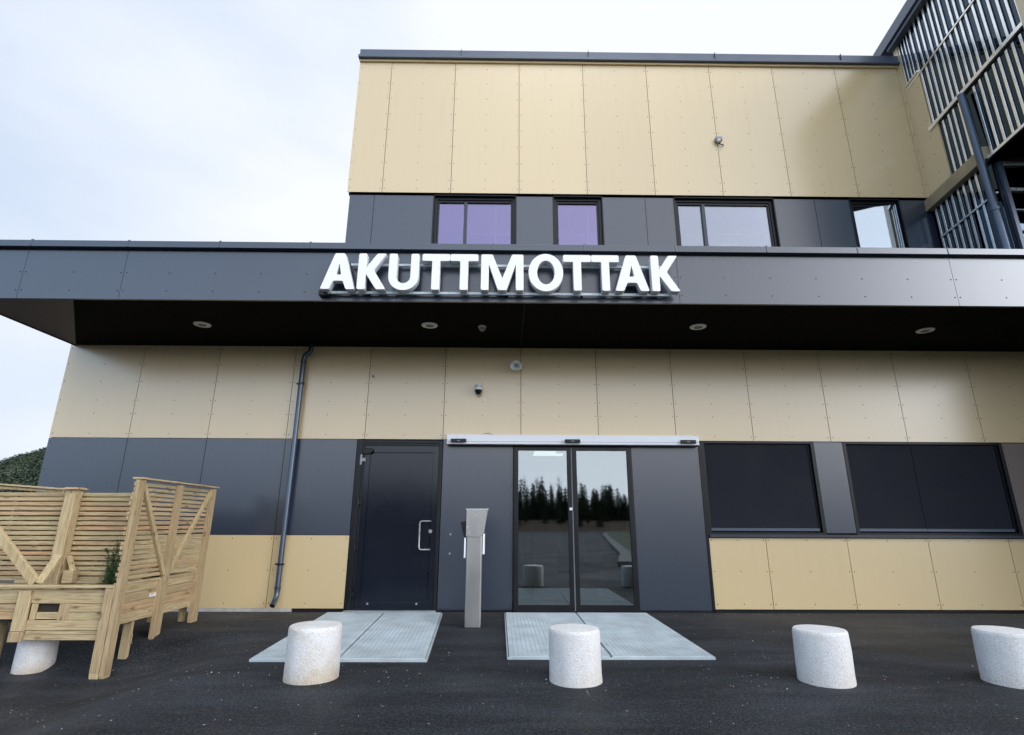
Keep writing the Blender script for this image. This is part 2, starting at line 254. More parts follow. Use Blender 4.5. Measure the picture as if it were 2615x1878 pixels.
# ------------------------------------------------------------------ helpers
col = sc.collection
def tag(o, label=None, cat=None, group=None, kind=None):
    if label: o['label'] = label
    if cat: o['category'] = cat
    if group: o['group'] = group
    if kind: o['kind'] = kind
    return o
def empty(name, loc=(0, 0, 0), label=None, cat=None, group=None):
    o = bpy.data.objects.new(name, None); o.empty_display_size = .1; o.location = loc; col.objects.link(o)
    return tag(o, label, cat, group)
def origin(o):
    v = Vector((0, 0, 0))
    while o: v += o.location; o = o.parent
    return v
class MB:
    """collects shapes given in world metres and links them as one mesh object"""
    def __init__(s): s.v = []; s.f = []; s.mi = []; s.cur = 0
    def add(s, vs, fs):
        b = len(s.v); s.v += [Vector(p) for p in vs]; s.f += [[b+i for i in f] for f in fs]; s.mi += [s.cur]*len(fs)
        return s
    def box(s, x0, x1, y0, y1, z0, z1):
        return s.hexa([(x0, y0, z0), (x1, y0, z0), (x1, y1, z0), (x0, y1, z0), (x0, y0, z1), (x1, y0, z1), (x1, y1, z1), (x0, y1, z1)])
    def hexa(s, p): return s.add(p, [(0, 3, 2, 1), (4, 5, 6, 7), (0, 1, 5, 4), (1, 2, 6, 5), (2, 3, 7, 6), (3, 0, 4, 7)])
    def beam(s, a, b, w, h, side=(0, 1, 0)):
        """box from a to b, w across the side vector, h in the third direction"""
        a = Vector(a); b = Vector(b); d = (b-a).normalized(); sd = Vector(side); sd = (sd - d*sd.dot(d)).normalized(); t = d.cross(sd)
        sd = sd*w/2; t = t*h/2
        return s.hexa([a-sd-t, a+sd-t, a+sd+t, a-sd+t, b-sd-t, b+sd-t, b+sd+t, b-sd+t])
    def prism(s, poly, d):
        n = len(poly); p = [Vector(q) for q in poly]; d = Vector(d)
        return s.add(p + [q+d for q in p], [list(range(n-1, -1, -1)), list(range(n, 2*n))] + [(i, (i+1) % n, n+(i+1) % n, n+i) for i in range(n)])
    def disc(s, c, r, ax, h, n=8):
        c = Vector(c); ax = Vector(ax).normalized(); u = ax.orthogonal().normalized(); v = ax.cross(u)
        return s.prism([c + u*r*math.cos(2*math.pi*i/n) + v*r*math.sin(2*math.pi*i/n) for i in range(n)], ax*h)
    def tube(s, pts, r, n=16, cap=True):
        pts = [Vector(p) for p in pts]; rs = r if isinstance(r, (list, tuple)) else [r]*len(pts)
        b = len(s.v); u = None
        for i, p in enumerate(pts):
            t = (pts[min(i+1, len(pts)-1)] - pts[max(i-1, 0)]).normalized()
            if u is None: u = t.orthogonal().normalized()
            u = (u - t*u.dot(t)).normalized(); v = t.cross(u)
            s.v += [p + (u*math.cos(2*math.pi*k/n) + v*math.sin(2*math.pi*k/n))*rs[i] for k in range(n)]
        for i in range(len(pts)-1):
            for k in range(n):
                s.f.append([b+i*n+k, b+i*n+(k+1) % n, b+(i+1)*n+(k+1) % n, b+(i+1)*n+k]); s.mi.append(s.cur)
        if cap:
            s.f.append([b+k for k in range(n-1, -1, -1)]); s.mi.append(s.cur)
            s.f.append([b+(len(pts)-1)*n+k for k in range(n)]); s.mi.append(s.cur)
        return s
    def lathe(s, c, prof, ax=(0, 0, 1), n=32):
        c = Vector(c); ax = Vector(ax).normalized(); u = ax.orthogonal().normalized(); v = ax.cross(u); b = len(s.v)
        for r, h in prof: s.v += [c + ax*h + (u*math.cos(2*math.pi*k/n) + v*math.sin(2*math.pi*k/n))*r for k in range(n)]
        for i in range(len(prof)-1):
            for k in range(n):
                s.f.append([b+i*n+k, b+i*n+(k+1) % n, b+(i+1)*n+(k+1) % n, b+(i+1)*n+k]); s.mi.append(s.cur)
        s.f.append([b+k for k in range(n-1, -1, -1)]); s.mi.append(s.cur)
        s.f.append([b+(len(prof)-1)*n+k for k in range(n)]); s.mi.append(s.cur)
        return s
    def build(s, name, mat, parent=None, bevel=0, smooth=False, label=None):
        me = bpy.data.meshes.new(name); o0 = origin(parent) if parent else Vector((0, 0, 0))
        me.from_pydata([p-o0 for p in s.v], [], s.f)
        for mm in (mat if isinstance(mat, list) else [mat]): me.materials.append(mm)
        for p, i in zip(me.polygons, s.mi): p.material_index = i
        bm = bmesh.new(); bm.from_mesh(me); bmesh.ops.recalc_face_normals(bm, faces=bm.faces); bm.to_mesh(me); bm.free()
        if smooth:
            me.polygons.foreach_set('use_smooth', [True]*len(me.polygons)); me.set_sharp_from_angle(angle=R(35))
        o = bpy.data.objects.new(name, me); col.objects.link(o)
        if parent: o.parent = parent
        if label: o['label'] = label
        if bevel:
            bv = o.modifiers.new('bevel', 'BEVEL'); bv.width = bevel; bv.segments = 2; bv.limit_method = 'ANGLE'; bv.angle_limit = R(40)
        return o
def copy_tree(o, parent=None):
    c = o.copy(); col.objects.link(c)
    if parent: c.parent = parent
    for ch in [q for q in bpy.data.objects if q.parent == o]: copy_tree(ch, c)
    return c

# ------------------------------------------------------------------ ground
def sm(t): t = max(0, min(1, t)); return t*t*(3-2*t)
def gz(x, y): return -.27*sm((-x-2.5)/1.3)*sm((6.85-y)/.7)*sm((y+6)/6)
def axis_pts(lo, hi, fine_lo, fine_hi, st):
    p = [fine_lo + st*i for i in range(int((fine_hi-fine_lo)/st)+1)]
    q = fine_hi; d = st
    while q < hi: d *= 1.5; q += d; p.append(min(q, hi))
    q = fine_lo; d = st
    while q > lo: d *= 1.5; q -= d; p.insert(0, max(q, lo))
    return p
xs = axis_pts(-900, 900, -9, 9, .15); ys = axis_pts(-700, 900, -7, 9, .15)
g = MB(); nx = len(xs)
g.v = [Vector((x, y, gz(x, y))) for y in ys for x in xs]
def hole(x, y): return False
g.f = [[j*nx+i, j*nx+i+1, (j+1)*nx+i+1, (j+1)*nx+i] for j in range(len(ys)-1) for i in range(nx-1)]; g.mi = [0]*len(g.f)
tag(g.build('ground', M['asphalt'], smooth=True), kind='structure')

# ------------------------------------------------------------------ main building
B = empty('hospital_building', (0, 8.3, 0), 'anthracite and champagne panel clad hospital entrance building with a flat projecting canopy', 'building')
GX = [.228 + 1.197*k for k in range(-6, 8)]
def cladding(name, mat, x0, x1, z0, z1, joints, yf, rows, edge=.035, gap=.004, mids=True, lead=None):
    """sheets with real open joints and rivets, front face at y = yf"""
    mb = MB(); xsj = [x0] + [j for j in joints if x0+.05 < j < x1-.05] + [x1]
    for a, b in zip(xsj, xsj[1:]):
        aa = a + (gap if a != x0 else 0); bb = b - (gap if b != x1 else 0)
        mb.box(aa, bb, yf, yf+.01, z0, z1)
    rv = mb; rv.cur = 1
    for a, b in zip(xsj, xsj[1:]):
        for z in rows:
            px = [a+edge, b-edge] if b-a > .2 else [(a+b)/2]
            if mids and b-a > .8: px.append((a+b)/2)
            for x in px: rv.disc((x, yf+.001, z), .0075, (0, -1, 0), .004)
    return mb.build(name, [mat, M['rivet']], B, label=lead)
YF = 8.30
cladding('wall', M['beige'], -6.95, 9.2, 2.438, 3.93, GX, YF, (3.86, 3.60, 3.32, 3.02, 2.81, 2.50), lead='champagne cladding band under the canopy')
cladding('wall', M['dark'], -6.95, -2.275, 1.035, 2.430, GX, YF, (2.38, 1.96, 1.52, 1.09), lead='anthracite cladding band left of the door')
cladding('wall', M['beige'], -6.95, -2.275, .045, 1.027, GX, YF, (.98, .55, .11), lead='champagne cladding left of the door')
cladding('wall', M['dark'], -.955, .105, .03, 2.430, [], YF, (2.38, 2.05, 1.70, 1.38, 1.04, .70, .37, .06), edge=.03, lead='anthracite cladding between the doors')
cladding('wall', M['dark'], 1.915, 2.945, .03, 2.430, [], YF, (2.05, 1.70, 1.38, 1.04, .70, .37), edge=.03, lead='anthracite cladding right of the sliding door')
cladding('wall', M['dark'], 4.735, 5.175, 1.085, 2.425, [], YF-.005, (2.2, 1.85, 1.5, 1.13), edge=.06, lead='narrow anthracite cladding between the blinds')
cladding('wall', M['brownsheet'], 7.66, 9.2, .045, 2.425, [8.6], YF, (2.35, 2.1, 1.7, 1.3), lead='grey brown cladding at the far right')
cladding('wall', M['beige'], 2.985, 7.65, .045, 1.010, GX, YF, (.98, .55, .11), lead='champagne cladding below the blinds')
# upper storey, sheets 3 cm proud of the window band
UX = [x-.03 for x in GX]
cladding('wall', M['beige'], -2.80, 7.46, 6.75, 9.60, UX, YF-.03, (9.42, 9.08, 8.74, 8.39, 8.05, 7.70, 7.35, 7.0, 6.83), lead='champagne cladding of the upper storey')
UD = (6.46, 6.13, 5.0)
for a, b, js in ((-2.76, -1.30, [-2.33]), (.155, .785, []), (1.665, 2.905, [2.41]), (4.69, 6.01, [5.40]), (6.91, 7.46, [])):
    cladding('wall', M['dark'], a, b, 4.70, 6.715, js, YF+.01, UD, lead='anthracite cladding in the upper window band')
# solid masonry behind the sheets
bk = MB()
def solid(x0, x1, z0, z1): bk.box(x0, x1, YF+.03, YF+.28, z0, z1)
solid(-6.94, -2.27, -.3, 2.45); solid(-6.94, 9.2, 2.45, 3.95); solid(-.96, .10, -.3, 2.45); solid(1.92, 2.97, -.3, 2.45); solid(2.97, 7.66, -.3, 1.06); solid(7.66, 9.2, -.3, 2.45)
solid(4.73, 5.18, 1.06, 2.45)
solid(-2.75, 9.2, 3.95, 4.69)
for a, b in ((-2.75, -1.30), (.155, .785), (1.665, 2.905), (4.69, 6.01), (6.91, 7.6)): solid(a, b, 4.69, 6.74)
solid(-2.79, 7.6, 6.74, 9.55)
bk.build('masonry', M['black'], B)
# building mass behind: side walls and roofs
mm = MB(); mm.box(-6.94, -6.74, YF+.28, 22, -.3, 3.95); mm.box(-2.79, -2.6, YF+.28, 22, 4.69, 9.55); mm.box(-6.94, 9.2, 22, 22.2, -.3, 4.6)
mm.build('side_wall', M['dark'], B)
rf = MB(); rf.box(-6.9, -2.8, YF+.03, 22, 4.4, 4.55); rf.box(-2.79, 7.6, YF, 22, 9.3, 9.5); rf.build('roof', M['flashdark'], B)
# parapet cap
pc = MB()
pc.box(-2.82, 7.5, 8.18, 8.60, 9.60, 9.66); pc.box(-2.80, 7.5, 8.205, 8.60, 9.66, 9.80)
for x in (-.9, 1.5, 3.9, 6.3): pc.box(x, x+.012, 8.176, 8.60, 9.66, 9.807)
pc.build('parapet_cap', M['flash'], B, bevel=.006)
MB().box(-2.8, 7.46, 8.235, 8.268, 9.555, 9.598).build('trim', M['beige'], B)
# plinth
pl = MB(); pl.box(-6.93, -3.0, YF+.004, YF+.03, -.3, .045)
for x in (-4.1,): pl.box(x, x+.004, YF+.002, YF+.03, -.3, .045)
pl.build('plinth', M['plinth'], B)
for a, b, y, z in ((-2.99, -2.275, YF+.006, .04), (-.955, .105, YF+.006, .028), (1.915, 2.98, YF+.006, .028), (2.98, 9.2, YF-.012, .035)): MB().box(a, b, y, YF+.03, -.1, z).build('plinth', M['blackmetal'], B)
# shadow gap strip above doors and blinds, vertical trim beside the right dark panel
tr = MB(); tr.box(2.947, 2.983, YF-.012, YF+.03, .035, 2.425); tr.build('trim', M['blackmetal'], B)

# ---- canopy
CY = 6.39
can = MB(); can.box(-6.88, 9.6, 6.44, YF-.002, 3.93, 4.60); can = can.build('canopy', M['flashdark'], B)
# fascia sheets
fj = [-6.18, -4.905, -1.407, 2.206, 5.80]
fm = MB(); ed = [-6.88] + fj + [9.6]
for a, b in zip(ed, ed[1:]): fm.box(a+.0025, b-.0025, CY, CY+.01, 3.905, 4.575)
fm.box(-6.87, 9.6, CY+.02, CY+.05, 3.91, 4.60)
rv = fm; rv.cur = 1
for a, b in zip(ed, ed[1:]):
    n = max(1, round((b-a)/.6)); n = n if b-a > 1 else 2
    for i in range(n+1):
        x = a+.035 if i == 0 else (b-.035 if i == n else a+(b-a)*i/n)
        for z in (4.02, 4.27): rv.disc((x, CY+.001, z), .0085, (0, -1, 0), .005)
fm.build('fascia', [M['fascia'], M['rivet']], can)
fc = MB(); fc.box(-6.93, 9.6, 6.325, 6.72, 4.60, 4.69)
for x in (-6.12, -4.885, -3.715, -2.552, -1.37, -.19, 1.0, 2.19, 3.38, 4.57, 5.76, 6.9):
    fc.box(x-.006, x+.006, 6.318, 6.72, 4.604, 4.697); fc.add([(x, 6.33, 4.69), (x+.03, 6.33, 4.69), (x, 6.33, 4.712), (x, 6.6, 4.69), (x+.03, 6.6, 4.69), (x, 6.6, 4.712)], [(0, 1, 2), (5, 4, 3), (0, 2, 5, 3), (1, 4, 5, 2), (0, 3, 4, 1)])
fc.build('flashing', M['dark'], can, bevel=.004)
# soffit: black sheets, brown mitred sheet at the left end
sz0 = 3.915
def rect_poly(mb, pts): mb.prism([(x, y, sz0) for x, y in pts], (0, 0, .012))
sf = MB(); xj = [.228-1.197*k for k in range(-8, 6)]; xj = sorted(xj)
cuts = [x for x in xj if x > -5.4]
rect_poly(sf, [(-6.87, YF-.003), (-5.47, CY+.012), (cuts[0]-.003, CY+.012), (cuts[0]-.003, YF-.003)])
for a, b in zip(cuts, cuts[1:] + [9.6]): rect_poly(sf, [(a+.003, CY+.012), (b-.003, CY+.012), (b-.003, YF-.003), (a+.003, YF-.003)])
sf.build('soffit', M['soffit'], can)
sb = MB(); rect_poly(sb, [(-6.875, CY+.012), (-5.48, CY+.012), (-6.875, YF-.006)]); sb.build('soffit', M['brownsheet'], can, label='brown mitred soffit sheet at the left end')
se = MB(); se.box(-6.89, -6.878, CY, YF, 3.90, 4.6); se.build('fascia', M['fascia'], can)

# ---- hinged entrance door
def frame(mb, x0, x1, z0, z1, y0, y1, t, tb=None, tt=None):
    tb = t if tb is None else tb; tt = t if tt is None else tt
    mb.box(x0, x0+t, y0, y1, z0, z1); mb.box(x1-t, x1, y0, y1, z0, z1)
    if tt: mb.box(x0+t, x1-t, y0+.001, y1-.001, z1-tt, z1)
    if tb: mb.box(x0+t, x1-t, y0+.001, y1-.001, z0, z0+tb)
    return mb
dr = MB(); dr.box(-2.135, -1.02, YF+.018, YF+.06, .03, 2.335)
# raised rim around the recessed field
frame(dr, -2.135, -1.02, .03, 2.335, YF-.002, YF+.018, .075, .10, .10)
dr.box(-2.045, -1.11, YF+.010, YF+.018, .145, 2.22)
door = dr.build('door', M['doorpaint'], B, bevel=.003, label='black hinged steel door with a pull handle')
fr = MB(); frame(fr, -2.225, -.965, 0, 2.42, YF-.012, YF+.10, .05, 0, .045); frame(fr, -2.175, -1.015, .0, 2.375, YF+.004, YF+.10, .036, 0, .036)
fr.box(-2.272, -2.228, YF+.012, YF+.1, 0, 2.43)
fr.build('door_frame', M['blackmetal'], door, bevel=.002)
MB().tube([(-1.10, YF, 1.232), (-1.10, YF-.045, 1.232), (-1.112, YF-.06, 1.232), (-1.215, YF-.06, 1.232), (-1.238, YF-.06, 1.222), (-1.247, YF-.06, 1.20), (-1.247, YF-.06, .87), (-1.238, YF-.06, .845), (-1.215, YF-.06, .836), (-1.112, YF-.06, .836), (-1.10, YF-.045, .836), (-1.10, YF, .836)], .0135, 14).build('handle', M['steel'], door, smooth=True)
lc = MB(); lc.disc((-1.098, YF, 1.088), .027, (0, -1, 0), .012, 24); lc.disc((-1.098, YF-.012, 1.088), .012, (0, -1, 0), .006, 16); lc.build('lock', M['steel'], door, bevel=.002)
for z in (2.122, 1.491, .864, .229):
    h = MB()
    h.lathe((-2.185, YF-.024, z-.075), [(.017, 0), (.017, .048)], n=14); h.lathe((-2.185, YF-.024, z+.027), [(.017, 0), (.017, .048)], n=14)
    h.lathe((-2.185, YF-.024, z-.025), [(.020, 0), (.020, .05)], n=14); h.box(-2.185, -2.12, YF-.03, YF-.004, z-.025, z+.025)
    h.build('hinge', M['grey' if z > 2 else 'blackmetal'], door, smooth=True)
cl = MB(); cl.prism([(-2.165, YF-.05, 2.29), (-2.165, YF-.05, 2.205), (-2.06, YF-.05, 2.205), (-2.025, YF-.05, 2.225), (-2.01, YF-.05, 2.262), (-2.014, YF-.05, 2.29)], (0, .048, 0)); cl.build('closer_cover', M['blackmetal'], door, bevel=.008)
for x in (-1.94, -1.25): MB().disc((x, YF-.002, .108), .014, (0, -1, 0), .01, 14).build('stud', M['grey'], door)
MB().box(-2.25, -.97, 8.12, YF-.013, .0, .022).build('threshold', M['galv'], door)

# ---- automatic sliding door
sd = MB(); frame(sd, .112, 1.905, 0, 2.34, YF-.02, YF+.10, .035, 0, .02); sdo = sd.build('sliding_door', M['blackmetal'], B, bevel=.003, label='black framed two leaf glass sliding door')
def leaf(x0, x1):
    lf = MB(); frame(lf, x0, x1, .015, 2.322, YF-.045, YF+.005, .062, .09, .05); lf.box(x0, x1, YF-.05, YF+.0, .012, .03)
    frame(lf, x0+.048, x1-.048, .09, 2.286, YF-.036, YF, .014)
    f = lf.build('leaf_frame', M['blackmetal'], sdo, bevel=.003)
    MB().box(x0+.064, x1-.064, YF-.022, YF-.012, .106, 2.27).build('leaf_glass', M['glassdoor'], sdo)
leaf(.125, .984); leaf(1.006, 1.893)
MB().box(.988, 1.002, YF-.03, YF-.01, .02, 2.32).build('brush_seal', M['grey'], sdo)
MB().box(.945, .985, YF-.049, YF-.046, 1.395, 1.432).build('notice', M['white'], sdo)
hd = MB(); hd.box(-.893, 2.925, YF-.13, YF-.002, 2.352, 2.497); hdo = hd.build('door_header', M['alu'], B, bevel=.006, label='long white aluminium sliding door header')
hl = MB(); hl.box(-.89, 2.922, YF-.1325, YF-.128, 2.388, 2.391); hl.box(-.88, 2.915, YF-.12, YF-.004, 2.338, 2.351); hl.build('groove', M['blackmetal'], hdo)
for x in (-.713, 1.002, 2.75):
    s = MB(); s.box(x-.115, x+.115, YF-.175, YF-.132, 2.372, 2.425); so_ = s.build('motion_sensor', M['blackmetal'], hdo, bevel=.006)
    s = MB(); s.box(x-.02, x+.02, YF-.1765, YF-.1745, 2.392, 2.402); s.build('sensor_window', M['grey'], hdo)
# white cable loop on top of the header
MB().tube([(-.28 + .06*math.cos(a), YF-.06, 2.498 + .03*math.sin(a)) for a in [math.pi*i/8 for i in range(9)]], .004, 6).build('cable', M['blackmetal'], hdo)

# ---- ground floor windows behind outside blinds
def blind_window(x0, x1, split=None):
    f = MB(); frame(f, x0, x1, 1.06, 2.43, YF-.01, YF+.16, .05, .03, .03)
    f.box(x1-.075, x1-.055, YF+.03, YF+.1, 1.09, 2.4)
    wn = f.build('window', M['blackmetal'], B, bevel=.002)
    spans = [(x0+.055, x1-.085)] if not split else [(x0+.03, split-.004), (split+.004, x1-.10)]
    MB().box(x0+.05, x1-.05, YF+.10, YF+.11, 1.09, 2.40).build('pane', M['glasswing'], wn)
    for a, b in spans:
        bl = MB(); bl.box(a, b, YF+.028, YF+.031, 1.15, 2.40); blo = bl.build('blind', M['blind'], wn)
        br = MB(); br.box(a, b, YF+.008, YF+.034, 1.112, 1.150); br.box(a+.01, b-.01, YF+.002, YF+.007, 1.138, 1.146); br.build('blind_bottom_rail', M['flash'], wn, bevel=.003)
    return wn
blind_window(2.985, 4.73); blind_window(5.18, 7.655, 6.25)
sl_ = MB(); sl_.box(2.99, 7.66, YF-.045, YF+.0, 1.020, 1.052); sl_.box(2.99, 7.66, YF-.02, YF+.02, 1.052, 1.062); sl_.build('sill', M['flashdark'], B, bevel=.003)

# ---- upper windows
def up_window(x0, x1, mul=None, ajar=0, gm='glassup'):
    f = MB(); y0 = YF+.05; y1 = YF+.19
    f.box(x0, x0+.02, YF-.0, y1, 4.70, 6.735); f.box(x1-.02, x1, YF-.0, y1, 4.70, 6.735); f.box(x0, x1, YF+.0, y1, 6.715, 6.738)
    frame(f, x0+.021, x1-.021, 4.72, 6.714, y0, y1, .045, .05, .05); frame(f, x0+.067, x1-.067, 4.77, 6.664, y0+.02, y1, .03, .03, .045)
    wn = f.build('window', M['blackmetal'], B, bevel=.002)
    if mul:
        MB().box(mul-.028, mul+.028, y0+.005, y1, 4.80, 6.62).build('mullion', M['flashdark'], wn, bevel=.002)
    sp = [(x0+.097, x1-.097)] if not mul else [(x0+.097, mul-.028), (mul+.028, x1-.097)]
    for a, b in sp:
        if ajar:
            dy = (b-a)*math.tan(R(ajar)); MB().prism([(a, y0+.130, 4.80), (b, y0+.130-dy, 4.80), (b, y0+.138-dy, 4.80), (a, y0+.138, 4.80)], (0, 0, 1.818)).build('pane', M[gm], wn)
        else:
            MB().box(a, b, y0+.045, y0+.055, 4.80, 6.618).build('pane', M[gm], wn)
    return wn
up_window(-1.295, .152, -.735); up_window(.788, 1.662); w3 = up_window(2.908, 4.685, 3.44, 0, 'glassgreysky'); up_window(6.013, 6.907, None, 15.5, 'glasspalesky')  # last pane turned outward so it mirrors open sky
# rooms behind the upper windows
rm = MB(); rm.box(-1.8, 7.2, 12.5, 12.6, 4.7, 7.2); rm.box(-1.8, -1.7, YF+.29, 12.5, 4.7, 7.2); rm.box(7.2, 7.3, YF+.29, 12.5, 4.7, 7.2); rm.box(-1.8, 7.3, YF+.29, 12.6, 4.55, 4.7); rm.box(1.7, 1.85, YF+.29, 12.5, 4.7, 7.2); rm.box(-1.8, 7.3, YF+.29, 12.6, 7.2, 7.3)
for k in range(15):
    rm.box(-1.7+.6*k, -1.66+.6*k, YF+.3, 12.5, 7.17, 7.2)
rm.build('upper_room', M['interior'], B)
for q in ((-.215, -.197, 4.8, 6.6), (-.66, .06, 6.07, 6.085), (.86, 1.59, 6.07, 6.085), (1.42, 1.435, 4.8, 6.6), (3.52, 4.55, 6.12, 6.135)): MB().box(q[0], q[1], YF+.20, YF+.215, q[2], q[3]).build('reflected_line', M['white'], B)  # thin white bars added in place of faint reflected lines in the panes
MB().box(3.74, 4.04, YF+.2, YF+.24, 5.55, 5.95).build('paper_box', M['white'], B)
# ---- lobby behind the sliding door
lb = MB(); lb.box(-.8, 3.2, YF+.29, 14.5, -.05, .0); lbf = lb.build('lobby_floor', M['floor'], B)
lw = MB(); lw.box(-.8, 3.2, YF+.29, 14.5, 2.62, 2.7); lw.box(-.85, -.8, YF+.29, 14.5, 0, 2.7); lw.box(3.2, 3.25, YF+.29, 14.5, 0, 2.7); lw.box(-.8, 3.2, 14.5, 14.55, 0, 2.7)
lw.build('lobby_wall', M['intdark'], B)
for q in ((.10, 1.05, 11.6, 11.65, .0, 1.28), (2.35, 2.5, 10.8, 10.9, 0, 2.6), (1.12, 1.42, 14.46, 14.495, .6, 1.6)): MB().box(*q).build('lobby_partition', M['grey'], B)
le = MB(); le.box(-.8, 3.2, 11.5, 11.58, 1.30, 1.62); le.box(.0, .08, 11.4, 11.6, 0, 2.6); le.build('lobby_beam', M['blackmetal'], B)
la = MB(); la.prism([(.58, 11.0, 2.60), (1.02, 11.0, 2.60), (1.02, 11.35, 2.60), (1.20, 11.35, 2.60), (1.20, 11.7, 2.60), (.58, 11.7, 2.60)], (0, 0, .012)); la.build('lobby_ceiling_lamp', M['panel_light'], B)

# ---- downpipe
dp = MB(); px = -3.195; py = 8.215
dp.tube([(-3.10, py, 3.93), (-3.10, py, 3.86), (-3.105, py, 3.82), (-3.125, py, 3.785), (-3.17, py, 3.745), (-3.188, py, 3.715), (px, py, 3.67), (px, py, .27), (px, py-.008, .22), (px, py-.03, .175), (px, py-.10, .115), (px, py-.115, .10)], .038, 20, cap=False)
dpo = dp.build('downpipe', M['pipe'], B, smooth=True)
MB().disc((px, py-.085, .128), .036, (0, -.62, -.5), .002, 18).build('pipe_mouth', M['black'], dpo)
for z in (3.28, .635):
    c = MB(); c.lathe((px, py, z-.014), [(.039, 0), (.045, .001), (.045, .027), (.039, .028)], n=20); c.box(px-.068, px-.04, py-.01, py+.01, z-.012, z+.012); c.box(px-.008, px+.008, py+.04, YF-.0, z-.008, z+.008); c.box(px+.04, px+.055, py-.008, py+.008, z-.01, z+.01)
    c.build('pipe_clamp', M['blackmetal'], dpo, smooth=True)
for z in (.30, 3.62): MB().lathe((px, py, z), [(.038, 0), (.0425, .001), (.0425, .04), (.038, .041)], n=20).build('pipe_collar', M['pipe'], dpo, smooth=True)

# ------------------------------------------------------------------ glazed wing on the right
WA = R(7.9); WC = Vector((7.42, 8.3, 0)); wd = Vector((-math.sin(WA), -math.cos(WA), 0)); wn_ = Vector((-math.cos(WA), math.sin(WA), 0))   # along, outward
W = empty('glazed_wing', WC, 'taller dark glazed wing with pale vertical fins projecting forward at the right', 'building')
def wp(s, z, o=0): return WC + wd*s + wn_*o + Vector((0, 0, z))
def wbox(mb, s0, s1, z0, z1, o0, o1):
    return mb.hexa([wp(s0, z0, o0), wp(s1, z0, o0), wp(s1, z0, o1), wp(s0, z0, o1), wp(s0, z1, o0), wp(s1, z1, o0), wp(s1, z1, o1), wp(s0, z1, o1)])
LW = 2.75
m_ = MB(); wbox(m_, 0, .64, 6.70, 7.80, -.03, 0); wbox(m_, 0, .50, 7.80, 9.05, -.031, 0); wbox(m_, 0, .13, 9.05, 9.98, -.03, 0)
rvw = m_; m_.cur = 1
for z in (7.0, 7.35, 7.7, 8.05, 8.4, 8.75, 9.4):
    for s in (.06, .42):
        if z < 9 or s < .1: rvw.disc(wp(s, z, -.001), .008, wn_, .005)
rvw.build('wall', [M['beige'], M['rivet']], W, label='champagne strip beside the glazing')
m_ = MB(); wbox(m_, 2.56, LW, 6.5, 9.98, -.03, .02); m_.build('wall', M['beige'], W, label='champagne end strip')
# glass fields
for s0, s1, z0, z1 in ((.64, 1.45, 6.70, 7.76), (1.45, 2.56, 6.52, 7.76), (.50, 2.56, 7.90, 9.0), (.13, 2.56, 9.05, 9.98), (.10, 1.42, 4.6, 5.90), (.10, 1.42, 5.96, 6.48)):
    m_ = MB(); wbox(m_, s0, s1, z0, z1, -.030, -.022); m_.build('glazing', M['glasswing'], W)
# fins
rnd = random.Random(3)
def fin(s, z0, z1, w=.035):
    m_ = MB(); wbox(m_, s-w/2, s+w/2, z0, z1, -.016, -.004); m_.build('mullion', M['mull'], W, bevel=.003)
for s in (.16, .24, .33, .41): fin(s, 9.07, 9.97, .022)
def frange(a, b, st):
    o = []; x = a
    while x < b: o.append(x + rnd.uniform(-.015, .015)); x += st
    return o
for s in frange(.53, 2.54, .132): fin(s, 9.01, 9.97, .044)
for s in frange(.55, 2.54, .132): fin(s, 7.87, 8.95, .044)
for s in frange(.76, 1.34, .13): fin(s, 6.72, 7.76, .044)
for s in frange(1.52, 2.52, .132): fin(s, 6.53, 7.76, .044)
for s in frange(.12, 1.30, .14): fin(s, 4.72, 6.48, .044)
for s0, s1, z0, z1, d in ((.45, 2.56, 7.80, 7.865, .03), (.13, 2.56, 8.955, 8.985, .01), (1.45, 2.56, 6.48, 6.53, .03), (.10, 1.42, 5.915, 5.945, .01), (.13, .50, 9.03, 9.06, .02)):
    m_ = MB(); wbox(m_, s0, s1, z0, z1, -.021, d); m_.build('transom', M['mull'], W, bevel=.004)
m_ = MB(); wbox(m_, 0, 1.46, 6.49, 6.70, -.05, .075); m_.build('ledge', M['ledge'], W, bevel=.006)
# roof and cap
m_ = MB(); wbox(m_, -.0, LW, 9.98, 10.06, -3.0, .10); wbox(m_, -.35, LW, 10.06, 10.30, -3.0, .14); m_.build('roof', M['flash'], W, bevel=.01)
# interior mass: dark rooms behind the glass, floor slabs
m_ = MB()
for z in (6.5, 7.80, 9.0): wbox(m_, .05, LW, z-.01, z+.06, -2.4, -.09)
wbox(m_, 0, LW, 4.6, 9.98, -2.5, -2.4); wbox(m_, -.1, -.0, 4.6, 9.98, -2.5, -.1)
m_.build('rooms', M['intdark'], W)
m_ = MB()
for s, z in ((1.2, 7.2), (1.9, 8.4), (.9, 8.3)): wbox(m_, s, s+.3, z, z+.02, -1.2, -.6)
m_.build('ceiling_lamps', M['interior'], W)
m_ = MB(); wbox(m_, LW, LW+.1, 6.5, 9.98, -2.5, .02); m_.build('end_wall', M['beige'], W)
# soffit of the overhanging part and the recessed front below
m_ = MB(); wbox(m_, 1.46, LW, 6.45, 6.49, -2.5, -.0); m_.build('soffit', M['soffit'], W)
yb = (WC + wd*1.45).y; xb = (WC + wd*1.45).x
for z0, z1 in ((6.0, 6.42), (4.72, 5.92)):
    MB().box(xb+.12, xb+2.5, yb+.05, yb+.06, z0, z1).build('glazing', M['glasswing'], W)
for x in (.12, .62, 1.12, 1.62):
    MB().box(xb+x, xb+x+.06, yb, yb+.1, 4.7, 6.45).build('mullion', M['flash'], W, bevel=.003)
for z in (6.40, 5.95, 5.62, 5.28, 4.95):
    MB().box(xb+.18, xb+2.5, yb+.01, yb+.08, z, z+(.05 if z > 5.9 else .025)).build('transom', M['mull' if z > 5.9 else 'flash'], W, bevel=.003)
